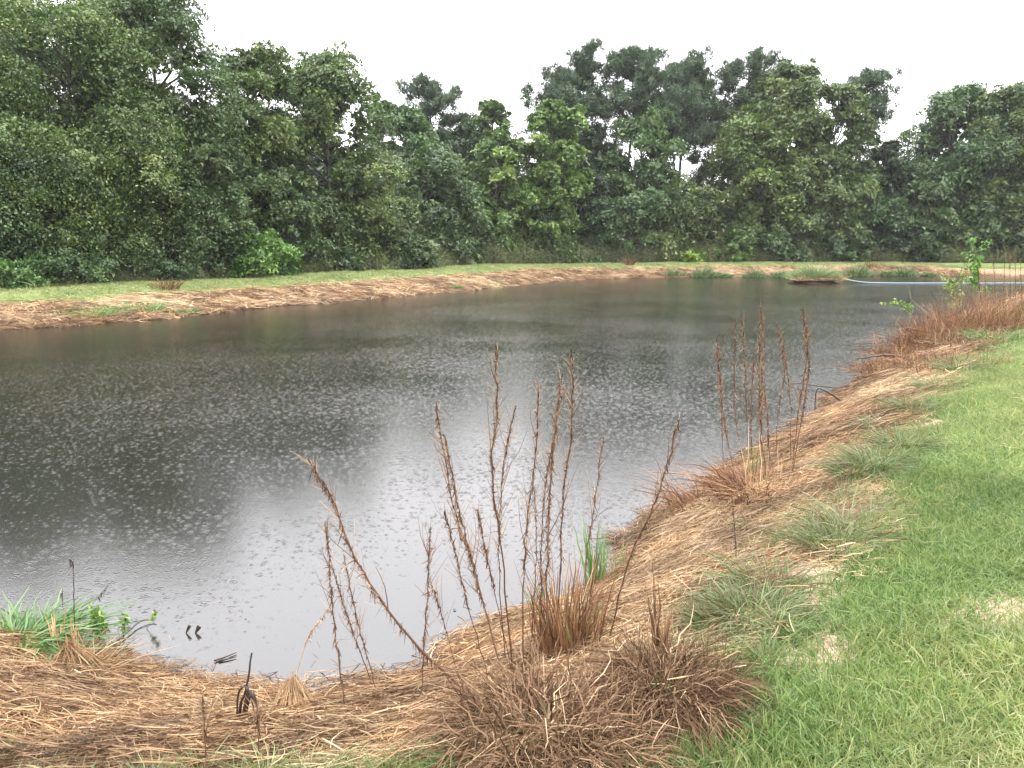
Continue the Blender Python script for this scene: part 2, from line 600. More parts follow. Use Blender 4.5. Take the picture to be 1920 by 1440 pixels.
def sand_mask(x, y):
    s = np.zeros(np.shape(x))
    for c_, rx, ry in SANDP:
        q = np.sqrt(((x - c_[0]) / (rx * 1.35)) ** 2 + ((y - c_[1]) / (ry * 3.2)) ** 2)
        s = np.maximum(s, 1 - sst(.4, 1.25, q + (fbm(x, y, 9., 31, 3) - .5) * 1.7))
    return s


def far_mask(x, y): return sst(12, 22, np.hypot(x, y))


def setattrf(me, n, v):
    a_ = me.attributes.new(n, 'FLOAT', 'POINT'); a_.data.foreach_set('value', np.asarray(v, np.float32).ravel())


setattrf(me, 'straw', straw_mask(X, Y, D, PR))
setattrf(me, 'sand', sand_mask(X, Y) + .55 * np.exp(-((D - PR[..., 0] - .15) / .22) ** 2) * (RR > 20) * sst(.4, .7, vn(X, Y, .15, 8)))
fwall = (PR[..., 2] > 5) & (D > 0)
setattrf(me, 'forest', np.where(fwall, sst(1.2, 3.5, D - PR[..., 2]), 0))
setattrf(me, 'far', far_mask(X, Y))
setattrf(me, 'olive', X * 0)
setattrf(me, 'wet', 1 - sst(-.02, .10 + .006 * RR, D + (fbm(X, Y, 1.5, 14, 2) - .5) * .01 * RR))
tag(obj('ground', me, M['ground']), kind='structure')

wm = raw_mesh('pond_water', np.array([[-60, -4, 0], [75, -4, 0], [75, 80, 0], [-60, 80, 0]]), np.array([[0, 1, 2, 3]]))
tag(obj('pond_water', wm, M['water']), kind='structure')


# ------------------------------------------------------------------ scattering (uncountable stuff)
def euler_from(n, yaw):
    """rotation whose z axis is n and whose x axis is yaw in the ground plane"""
    x = np.stack([np.cos(yaw), np.sin(yaw), np.zeros_like(yaw)], -1)
    yv = np.cross(n, x); yv /= np.linalg.norm(yv, axis=1, keepdims=True)
    x = np.cross(yv, n)
    e = np.zeros((len(n), 3))
    e[:, 0] = np.arctan2(yv[:, 2], n[:, 2])
    e[:, 1] = -np.arcsin(np.clip(x[:, 2], -1, 1))
    e[:, 2] = np.arctan2(x[:, 1], x[:, 0])
    return e


def normals(x, y, h=.06):
    zx = ground(x + h, y) - ground(x - h, y)
    zy = ground(x, y + h) - ground(x, y - h)
    n = np.stack([-zx / (2 * h), -zy / (2 * h), np.ones_like(zx)], -1)
    return n / np.linalg.norm(n, axis=1, keepdims=True)


_gn = {}


def gn_tree(coll):
    if coll.name in _gn: return _gn[coll.name]
    g = bpy.data.node_groups.new('scatter_' + coll.name, 'GeometryNodeTree')
    g.interface.new_socket('Geometry', in_out='INPUT', socket_type='NodeSocketGeometry')
    g.interface.new_socket('Geometry', in_out='OUTPUT', socket_type='NodeSocketGeometry')
    gi, go = g.nodes.new('NodeGroupInput'), g.nodes.new('NodeGroupOutput')
    ci = g.nodes.new('GeometryNodeCollectionInfo')
    ci.inputs['Collection'].default_value = coll
    ci.inputs['Separate Children'].default_value = True
    ci.inputs['Reset Children'].default_value = True
    ip = g.nodes.new('GeometryNodeInstanceOnPoints')
    ip.inputs['Pick Instance'].default_value = True

    def na_(name, ty):
        n = g.nodes.new('GeometryNodeInputNamedAttribute'); n.data_type = ty
        n.inputs['Name'].default_value = name
        return n.outputs['Attribute']
    g.links.new(gi.outputs[0], ip.inputs['Points'])
    g.links.new(ci.outputs[0], ip.inputs['Instance'])
    g.links.new(na_('idx', 'INT'), ip.inputs['Instance Index'])
    g.links.new(na_('rot', 'FLOAT_VECTOR'), ip.inputs['Rotation'])
    g.links.new(na_('scl', 'FLOAT_VECTOR'), ip.inputs['Scale'])
    g.links.new(ip.outputs[0], go.inputs[0])
    _gn[coll.name] = g
    return g


def scatter(name, coll, P, rot, scl, itint, label, cat, r=rng):
    n = len(P)
    me = bpy.data.meshes.new(name)
    me.vertices.add(n)
    me.vertices.foreach_set('co', np.asarray(P, np.float32).ravel())
    a = me.attributes.new('idx', 'INT', 'POINT'); a.data.foreach_set('value', r.integers(0, len(coll.objects), n).astype(np.int32))
    a = me.attributes.new('rot', 'FLOAT_VECTOR', 'POINT'); a.data.foreach_set('vector', np.asarray(rot, np.float32).ravel())
    a = me.attributes.new('scl', 'FLOAT_VECTOR', 'POINT'); a.data.foreach_set('vector', np.asarray(scl, np.float32).ravel())
    a = me.attributes.new('itint', 'FLOAT', 'POINT'); a.data.foreach_set('value', np.asarray(itint, np.float32).ravel())
    o = obj(name, me, None)
    md = o.modifiers.new('scatter', 'NODES'); md.node_group = gn_tree(coll)
    return tag(o, label, cat, kind='stuff')


def source(name, meshes, mat):
    c_ = bpy.data.collections.new(name + '_sources')
    for k, me in enumerate(meshes): obj(name, me, mat, coll=c_)
    return c_


def lying_straw(seed, n=54, L=(.05, .21), W=.0031, spread=.13, up=.05, K=4):
    r = np.random.default_rng(seed)
    mb = MB()
    l = r.uniform(*L, n); a = r.normal(0, .7, n) + (r.random(n) < .4) * r.uniform(0, 6, n)
    c0 = r.normal(0, spread, (n, 2))
    s = np.linspace(-.5, .5, K)[None]
    bend = r.normal(0, .5, n)[:, None] * (s ** 2 - .1) * l[:, None]
    dx, dy = np.cos(a)[:, None], np.sin(a)[:, None]
    px = c0[:, :1] + dx * s * l[:, None] - dy * bend
    py = c0[:, 1:] + dy * s * l[:, None] + dx * bend
    z0 = r.uniform(0, up, n)[:, None]
    pz = z0 + .012 + r.normal(0, .07, n)[:, None] * s * l[:, None] + (.25 - s ** 2) * r.uniform(-.02, .2, n)[:, None] * l[:, None]
    W_ = W * r.uniform(.6, 1.5, n)[:, None] * np.array([.7] + [1] * (K - 2) + [.5])[None]
    side = np.zeros((n, 3)); side[:, 2] = 1; side += r.normal(0, .5, (n, 3))
    mb.ribbons(np.stack([px, py, pz], -1), W_, np.clip(r.normal(.55, .24, n), 0, 1), side, r)
    return mb.mesh('straw_tuft')


def blade_set(mb, r, n, base_r, L, lean, droop, W, tint, K=5, centre=(0, 0, 0), az=None, jit=.15, ob=.7, apex=None):
    """arching blades growing from a disc; lean = outward slope, droop = how far they fall over"""
    a = r.uniform(0, 2 * math.pi, n) if az is None else r.normal(az[0], az[1], n)
    rr_ = base_r * np.sqrt(r.random(n))
    ab = a + r.normal(0, .6, n)
    b0 = np.stack([rr_ * np.cos(ab), rr_ * np.sin(ab), np.zeros(n)], -1) + np.array(centre)
    l = r.uniform(L[0], L[1], n)
    le = np.abs(r.normal(lean, lean * .5 + .05, n)); dr = np.abs(r.normal(droop, droop * .4, n))
    s = np.linspace(0, 1, K)[None]
    out_ = (le[:, None] * s + dr[:, None] * s ** 2 * ob) * l[:, None]
    up = (s - dr[:, None] * s ** 2 * .62) * l[:, None] / np.sqrt(1 + le[:, None] ** 2)
    P = np.stack([out_ * np.cos(a)[:, None], out_ * np.sin(a)[:, None], up], -1) + b0[:, None]
    if apex is not None:      # lean together towards a point, like a sheaf
        sc_ = s[..., None]
        top_ = np.array([apex[0], apex[1], apex[2]]) * r.uniform(.7, 1.08, n)[:, None] + r.normal(0, .012, (n, 3))
        P = b0[:, None] * (1 - sc_ ** .8) + top_[:, None] * sc_ + b0[:, None] * (np.sin(sc_ * math.pi) * .15)
    P[:, 1:] += r.normal(0, jit * .08, (n, K - 1, 3)) * l[:, None, None]
    W_ = W * r.uniform(.6, 1.4, n)[:, None] * (1 - s ** 2.5 * .85)
    sd = np.stack([np.cos(a), np.sin(a), np.full(n, .4)], -1) + r.normal(0, .4, (n, 3))
    mb.ribbons(P, W_, np.clip(r.normal(tint[0], tint[1], n), 0, 1), sd, r)


def turf_patch(seed, n=58, K=4, W=.0043):
    r = np.random.default_rng(seed); mb = MB()
    a = r.uniform(0, 6.28, n); q = .13 * np.sqrt(r.random(n))
    for _ in range(1):
        l = r.uniform(.02, .07, n); le = np.abs(r.normal(.75, .45, n)); az = r.uniform(0, 6.28, n)
        s = np.linspace(0, 1, K)[None]
        P = np.stack([(q * np.cos(a))[:, None] + np.cos(az)[:, None] * (le[:, None] * s ** 1.5) * l[:, None],
                      (q * np.sin(a))[:, None] + np.sin(az)[:, None] * (le[:, None] * s ** 1.5) * l[:, None],
                      -.005 + l[:, None] * s * (1 - .3 * s * le[:, None])], -1)
        mb.ribbons(P, W * r.uniform(.7, 1.3, n)[:, None] * (1 - s ** 2 * .85), np.clip(r.normal(.42, .2, n), 0, 1), None, r)
    return mb.mesh('turf_tuft')


def wedge(n, r0, r1, a=48):
    th = R(1) * rng.uniform(-a, a, n)
    q = np.sqrt(rng.uniform(r0 ** 2, r1 ** 2, n))
    return q * np.sin(th), q * np.cos(th)


def area(r0, r1, a=48): return (r1 ** 2 - r0 ** 2) * R(a)


C_straw = source('straw_tuft', [lying_straw(s) for s in range(6)], M['straw'])
C_strawfar = source('straw_swathe', [lying_straw(20 + s, 40, (.3, .9), .016, .35, .12) for s in range(4)], M['straw'])
C_turf = source('turf_tuft', [turf_patch(40 + s) for s in range(5)], M['turf'])


def tussock(seed, n=110, L=(.12, .34), W=.0045, base=.06, lean=.45, droop=.55, tint=(.5, .22), dead=20):
    r = np.random.default_rng(seed); mb = MB()
    blade_set(mb, r, n, base, L, lean, droop, W, tint)
    if dead: blade_set(mb, r, dead, base * 1.2, (L[0], L[1]), lean * 1.5, droop * 1.3, W, (.06, .06))
    return mb.mesh('sedge_tuft')


C_sedge = source('sedge_tuft', [tussock(60 + s) for s in range(5)], M['sedge'])


def straw_scatter(name, coll, r0, r1, dens, scale, label, lo=-.12, prob=1.0):
    x, y = wedge(int(area(r0, r1) * dens), r0, r1)
    z, d, p = ground(x, y, True)
    keep = (d > lo) & (rng.random(len(x)) < straw_mask(x, y, d, p) * prob * (1 - .9 * sand_mask(x, y)))
    x, y, z, d = x[keep], y[keep], z[keep], d[keep]
    n = normals(x, y)
    sdir = np.arctan2(n[:, 1], n[:, 0]) + math.pi / 2         # along the shore
    yaw = sdir + (fbm(x, y, 1.6, 17, 2) - .5) * 5.5 + rng.normal(0, .6, len(x))
    s = scale * rng.uniform(.7, 1.3, len(x)) * np.where((p[keep][:, 0] < 2.5) & (d > p[keep][:, 0] - .3), .62, 1)
    it = np.clip(.5 + (fbm(x, y, .9, 44, 3) - .5) * 1.5 + rng.normal(0, .12, len(x)), 0, 1)
    it = np.where(d < .18, it * .55, it)
    P = np.stack([x, y, np.maximum(z, .004) + .004], -1)
    scatter(name, coll, P, euler_from(n, yaw), np.stack([s, s, s], -1), it, label, 'straw')


straw_scatter('straw', C_straw, 1.2, 7.5, 260, 1.0, 'loose tan dead straw matted over the near pond bank')
straw_scatter('straw', C_straw, 7.5, 14, 150, 1.25, 'tan straw covering the bank beside the right lawn')
straw_scatter('straw', C_straw, 14, 30, 45, 2.0, 'brown straw on the distant part of the right bank and left corner')
straw_scatter('straw', C_strawfar, 22, 92, 11, 1.0, 'orange tan straw mulch along the far pond bank')


def lawn_scatter(name, coll, r0, r1, dens, scale, zs, label):
    x, y = wedge(int(area(r0, r1) * dens), r0, r1)
    z, d, p = ground(x, y, True)
    sm = straw_mask(x, y, d, p)
    forest = np.where(p[:, 2] > 5, sst(1.0, 2.5, d - p[:, 2]), 0)
    thin = .55 + .45 * sst(.25, .45, fbm(x, y, 2.2, 71, 3))
    keep = (d > .5) & (rng.random(len(x)) < (1 - sm) ** 1.5 * (1 - .86 * sand_mask(x, y)) * (1 - forest) * thin)
    x, y, z, d, p = x[keep], y[keep], z[keep], d[keep], p[keep]
    s = scale * rng.uniform(.75, 1.3, len(x))
    inner = sst(.1, 1.9, d - p[:, 0])
    nearp = p[:, 0] < 2.6
    it = np.where(nearp, .30 + .42 * inner, .68) + (fbm(x, y, 1.3, 51, 3) - .5) * .8 + rng.normal(0, .1, len(x))
    tall = np.where(nearp, 1.5 - .5 * inner, 1.0)
    P = np.stack([x, y, z], -1)
    scatter(name, coll, P, euler_from(normals(x, y), rng.uniform(0, 6.28, len(x))), np.stack([s, s, s * zs * tall * (.45 + .85 * fbm(x, y, 2.6, 91, 3))], -1),
            np.clip(it, 0, 1), label, 'grass')


lawn_scatter('lawn_grass', C_turf, 1.2, 6.5, 380, 1.0, 1.0, 'short bright green mown grass in the right foreground')
lawn_scatter('lawn_grass', C_turf, 6.5, 14, 130, 1.35, 1.0, 'green mown grass sloping away along the right bank')
lawn_scatter('lawn_grass', C_turf, 14, 34, 26, 2.6, .7, 'distant green lawn at the right edge')
lawn_scatter('lawn_grass', C_turf, 28, 96, 5.5, 6.0, .45, 'mown grass strip between far straw bank and woods')

# sedge fringe between straw and lawn, and sparse green shoots in the straw
x, y = wedge(int(area(1.2, 18) * 60), 1.2, 18)
z, d, p = ground(x, y, True)
e = d - p[:, 0]
keep = (rng.random(len(x)) < np.exp(-((e + .12) / .2) ** 2) * sst(.32, .55, fbm(x, y, 1.2, 81, 2))) | \
       ((rng.random(len(x)) < .035) & (e > -.8) & (e < .2))
keep &= rng.random(len(x)) < (1 - .85 * sand_mask(x, y))
x, y, z = x[keep], y[keep], z[keep]
s = rng.uniform(.25, .6, len(x))
scatter('sedge', C_sedge, np.stack([x, y, z], -1), euler_from(normals(x, y), rng.uniform(0, 6.28, len(x))),
        np.stack([s, s, s], -1), np.clip(.5 + rng.normal(0, .2, len(x)), 0, 1),
        'long grey green grass fringing the lawn edge above the straw', 'grass')


# weeds in front of the woods
def weed(seed, h=1.3, n=420):
    r = np.random.default_rng(seed); mb = MB()
    for _ in range(16):
        b0 = np.array([*r.normal(0, .35, 2), 0]); hh = h * r.uniform(.5, 1.15)
        tip = b0 + [*r.normal(0, .14, 2) * hh, hh]
        mb.tube(curve_pts([b0, (b0 + tip) / 2 + [*r.normal(0, .04, 2), 0], tip], 4), np.linspace(.012, .004, 4), 3, .1)
        k = n // 16
        tt = r.uniform(.15, 1, k)
        P0 = b0 + (tip - b0) * tt[:, None]
        a = r.uniform(0, 6.28, k); l = r.uniform(.08, .22, k) * (1.2 - tt * .7)
        dv = np.stack([np.cos(a), np.sin(a), r.uniform(-.1, .9, k)], -1)
        s = np.linspace(0, 1, 3)[None, :, None]
        P = P0[:, None] + dv[:, None] * s * l[:, None, None] - np.array([0, 0, .5]) * s ** 2 * l[:, None, None]
        mb.ribbons(P, np.array([[.5, 1, .2]]) * r.uniform(.025, .06, k)[:, None], np.clip(r.normal(.5, .25, k), 0, 1), None, r)
    return mb.mesh('weed')


C_weed = source('weed', [weed(90 + s) for s in range(5)], M['weed'])
x, y = wedge(42000, 28, 112, 44)
z, d, p = ground(x, y, True)
e = d - p[:, 2]
keep = (p[:, 2] > 5) & (d > 0) & (e > 1.0) & (e < 5.0) & (rng.random(len(x)) < .35 + .65 * sst(.4, .6, fbm(x, y, .25, 63, 2)))
x, y, z, e = x[keep], y[keep], z[keep], e[keep]
s = rng.uniform(.45, 1.05, len(x)) * (.6 + 1.4 * sst(30, 80, y)) * (.6 + .2 * np.minimum(e - 1.4, 3))
scatter('undergrowth', C_weed, np.stack([x, y, z], -1), np.stack([0 * x, 0 * x, rng.uniform(0, 6.28, len(x))], -1),
        np.stack([s * 1.2, s * 1.2, s], -1), np.clip(.5 + (fbm(x, y, .3, 61, 2) - .5) * 1.6, 0, 1),
        'rough olive weeds along the foot of the woods', 'undergrowth')


# ------------------------------------------------------------------ trees
def leaves(mb, r, C, nrm, ls, tint, asp=1.7, tri=False):
    n = len(C)
    N = nrm / (np.linalg.norm(nrm, axis=1, keepdims=True) + 1e-9)
    A_ = np.cross(N, r.normal(size=(n, 3))); A_ /= np.linalg.norm(A_, axis=1, keepdims=True) + 1e-9
    B_ = np.cross(N, A_)
    l = ls * r.uniform(.6, 1.4, n)[:, None]; wd = l / asp
    fold = N * wd * .22
    if tri:
        V = np.stack([C - A_ * l * .5 - B_ * wd * .3, C - A_ * l * .2 + B_ * wd * .6 + fold, C + A_ * l * .6], 1).reshape(-1, 3)
        mb.add(V, np.arange(len(V)).reshape(-1, 3), np.repeat(tint, 3))
        return
    V = np.stack([C - A_ * l * .5, C + B_ * wd * .5 + fold, C + A_ * l * .5 - N * l * .12, C - B_ * wd * .5 + fold], 1).reshape(-1, 3)
    F_ = (np.arange(n) * 4)[:, None] + np.arange(4)[None]
    mb.add(V, F_, np.repeat(tint, 4))


def rdir(r, n):
    v = r.normal(size=(n, 3)); return v / np.linalg.norm(v, axis=1, keepdims=True)


def broadleaf(H, Rd, cb, nleaf, ls, seed, nl=24, shape=0.0, sparse=0.0, lean=0.0):
    """returns crown, trunk and limb meshes for a broadleaf tree of height H and crown radius Rd; cb = crown base fraction"""
    r = np.random.default_rng(seed)
    lob = []
    for k in range(nl):
        t_ = cb + (1 - cb) * ((k + .5) / nl) * .96
        tc = (t_ - cb) / (1 - cb)
        env = Rd * (math.sin(math.pi * min(.97, .12 + .86 * tc ** (1 + shape))) ** .5)
        a = k * 2.39996 + r.normal(0, .5)
        lr = Rd * r.uniform(.30, .50) * (1 - .3 * tc)
        q = max(0, env - lr * .55) * r.uniform(.6, 1.1)
        hz = H * t_ + r.normal(0, .02 * H)
        lob.append([q * math.cos(a) + lean * tc * Rd, q * math.sin(a), min(hz, H - lr * .5), lr])
    lob.append([lean * Rd + r.normal(0, .08) * Rd, 0, H - Rd * .22, Rd * .25])
    lob = np.array(lob)
    mb = MB()
    wts = lob[:, 3] ** 2; wts /= wts.sum()
    nsp = max(60, int(nleaf / 40))
    idx = r.choice(len(lob), nsp, p=wts)
    dv = rdir(r, nsp); dv[:, 2] = dv[:, 2] * .9 + .25
    outw = lob[idx, :3] * np.array([1, 1, 0]); outw /= np.linalg.norm(outw, axis=1, keepdims=True) + 1e-6
    dv = dv + outw * .45; dv /= np.linalg.norm(dv, axis=1, keepdims=True)
    lr = lob[idx, 3][:, None]
    C = lob[idx, :3] + dv * lr * r.uniform(.45, 1.18, nsp)[:, None] * np.array([1, 1, .8])
    far_ = r.random(nsp) < .12
    C[far_] += dv[far_] * lr[far_] * r.uniform(.1, .5, far_.sum())[:, None]
    sr = Rd * r.uniform(.07, .17, nsp)
    if sparse:
        kk = r.random(nsp) > sparse; C, dv, sr, idx = C[kk], dv[kk], sr[kk], idx[kk]; nsp = len(C)
    per = r.poisson(nleaf / nsp, nsp)
    ii = np.repeat(np.arange(nsp), per)
    n = len(ii)
    Ns = dv * .55 + np.array([0, 0, .8]) + r.normal(0, .25, (nsp, 3)); Ns /= np.linalg.norm(Ns, axis=1, keepdims=True)
    off = r.normal(0, .62, (n, 3)) * sr[ii][:, None]
    hN = (off * Ns[ii]).sum(1, keepdims=True)
    off -= Ns[ii] * hN * .62
    rad2 = (off ** 2).sum(1) / (sr[ii] ** 2)
    off[:, 2] -= .25 * sr[ii] * np.minimum(rad2, 3)
    P = C[ii] + off
    st = r.normal(.5, .12, nsp) + r.normal(0, .16, len(lob))[idx]
    ok = P[:, 2] > .05
    P, ii = P[ok], ii[ok]
    nm_ = Ns[ii] + r.normal(0, .6, (len(P), 3))
    leaves(mb, r, P, nm_, ls, tri=ls > .19, tint=np.clip(st[ii] + r.normal(0, .16, len(P)), 0, 1))
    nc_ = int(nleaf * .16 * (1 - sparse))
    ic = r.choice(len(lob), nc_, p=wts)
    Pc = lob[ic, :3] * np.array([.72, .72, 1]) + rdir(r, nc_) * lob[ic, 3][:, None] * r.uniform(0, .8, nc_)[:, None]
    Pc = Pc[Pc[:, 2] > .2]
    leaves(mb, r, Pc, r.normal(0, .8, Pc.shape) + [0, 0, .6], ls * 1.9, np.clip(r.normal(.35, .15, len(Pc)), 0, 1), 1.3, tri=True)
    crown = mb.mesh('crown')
    tb = MB()
    tr_ = max(.06, H * .013)
    hh = H * .86
    tp = [[0, 0, -.2], [r.normal(0, .15), r.normal(0, .15), hh * .35], [lean * Rd * .4 + r.normal(0, .25), r.normal(0, .25), hh * .7], [lean * Rd * .9, r.normal(0, .2), hh]]
    tc_ = curve_pts(tp, 12)
    tb.tube(tc_, np.linspace(tr_, tr_ * .18, 12) * np.array([1.35] + [1] * 11), 8, r.uniform(.2, .8))
    trunk = tb.mesh('trunk', True)
    lb = MB()
    for c0 in lob:
        i0 = int(np.clip((c0[2] / hh - .18) * 11, 1, 10))
        s0 = tc_[i0]
        md_ = (s0 + c0[:3]) / 2 + [0, 0, -.06 * np.linalg.norm(c0[:3] - s0)] + r.normal(0, .1, 3)
        lb.tube(curve_pts([s0, md_, c0[:3]], 6), np.linspace(tr_ * .42, tr_ * .1, 6), 5, .4)
        for _ in range(2):
            e_ = c0[:3] + rdir(r, 1)[0] * c0[3] * .9
            lb.tube(curve_pts([md_, (md_ + e_) / 2 + [0, 0, .1], e_], 4), np.linspace(tr_ * .2, tr_ * .05, 4), 4, .4)
    return crown, trunk, lb.mesh('limbs', True)


def pine(H, Rd, cb, npuff, seed, nn=26, ln=.30):
    r = np.random.default_rng(seed)
    tb = MB()
    tr_ = H * .0105
    tcv = curve_pts([[0, 0, -.2], [r.normal(0, .2), r.normal(0, .2), H * .4], [r.normal(0, .3), r.normal(0, .3), H * .75], [r.normal(0, .3), 0, H * .985]], 14)
    tb.tube(tcv, np.linspace(tr_, tr_ * .15, 14), 8, .3)
    lb, mb = MB(), MB()
    nb = 30
    tips = []
    for k in range(nb):
        t_ = cb + (1 - cb) * (k / nb) ** .85 * .98
        tc = (t_ - cb) / (1 - cb)
        s0 = tcv[0] * 0 + np.array([np.interp(t_ * H, tcv[:, 2], tcv[:, i_]) for i_ in range(3)])
        a = k * 2.4 + r.normal(0, .5)
        L = Rd * (math.sin(math.pi * min(.96, .25 + .68 * tc)) ** .7) * r.uniform(.55, 1.15)
        e_ = s0 + np.array([math.cos(a) * L, math.sin(a) * L, L * r.uniform(.05, .55)])
        cv = curve_pts([s0, (s0 + e_) / 2 + [0, 0, -.05 * L], e_], 6)
        lb.tube(cv, np.linspace(tr_ * .3, tr_ * .07, 6), 4, .3)
        for s_ in range(7):
            f = r.uniform(.4, 1.0)
            q = cv[int(f * 5)]
            e2 = q + np.array([*(r.normal(0, .38, 2)), r.uniform(0, .5)]) * L * .55
            lb.tube(np.array([q, (q + e2) / 2, e2]), np.array([tr_ * .12, tr_ * .08, tr_ * .05]), 3, .3)
            tips.append(e2); tips.append((q + e2 * 2) / 3)
        tips.append(e_)
    tips.append(tcv[-1])
    tips = np.array(tips)
    idx = r.integers(0, len(tips), npuff)
    C = tips[idx] + r.normal(0, .2, (npuff, 3)) * Rd * .28
    C[:, 2] += .1
    ii = np.repeat(np.arange(npuff), nn)
    dv = rdir(r, len(ii)); dv[:, 2] += .35
    l = ln * r.uniform(.6, 1.3, len(ii))[:, None]
    off = r.normal(0, .16, (len(ii), 3))
    A_ = C[ii] + off
    sd = np.cross(dv, r.normal(size=dv.shape)); sd /= np.linalg.norm(sd, axis=1, keepdims=True)
    wd = .055
    V = np.stack([A_ - sd * wd, A_ + sd * wd, A_ + dv * l], 1).reshape(-1, 3)
    ti = np.clip(r.normal(.5, .2, npuff)[ii] + r.normal(0, .12, len(ii)), 0, 1)
    mb.add(V, np.arange(len(V)).reshape(-1, 3), np.repeat(ti, 3))
    return mb.mesh('crown'), tb.mesh('trunk', True), lb.mesh('limbs', True)


def slope_z(px, py, Yd): return at_y(px, py, Yd)[2]


def plant_tree(kind, px, top, hw, Yd, col, label, seed, cb=.08, nleaf=None, nl=24, shape=0., sparse=0., lean=0., group='trees of the wood behind the pond', ls=None, name=None):
    u = (px - 960) / 1440.
    while True:
        dd_, pp_ = shore(np.array([u * Yd / CP]), np.array([Yd]))
        if Yd > 125 or dd_[0] > pp_[0, 2] + 1.0 + hw / 1440. * Yd * (.3 if name else .85 if cb < .3 else .2): break
        Yd += .5
    sc_ = Yd / CP
    x = u * sc_ * (1.0)
    # depth along the optical axis is a little under the ground distance; good to a few centimetres here
    g = gz(x, Yd)
    H = slope_z(px, top, Yd) - g
    Rd = hw / 1440. * Yd
    nm_ = name or ('pine_tree' if kind == 'pine' else 'broadleaf_tree')
    root = empty(nm_, (x, Yd, g), label, 'tree' if 'shrub' not in nm_ else 'shrub', group)
    if kind == 'pine':
        cr_, tr_, lb_ = pine(H, Rd * 1.3, cb, int((nleaf or 420) * 2.4), seed, ln=.5)
        mt = M['needle']
    else:
        area_px = (hw * 2 * .53) * (H / Yd * 768)
        nleaf = nleaf or int(np.clip(area_px * (1.5 if Yd < 47 else 2.5), 4000, 52000))
        ls = ls or float(Yd * .0038 if Yd < 42 else np.clip(Yd * .0044, .19, .42))
        cr_, tr_, lb_ = broadleaf(H, Rd, cb, nleaf, ls, seed, nl, shape, sparse, lean)
        mt = M['leaf']
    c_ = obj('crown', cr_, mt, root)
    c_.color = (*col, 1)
    obj('trunk', tr_, M['bark'], root)
    obj('limbs', lb_, M['bark'], root)
    return root


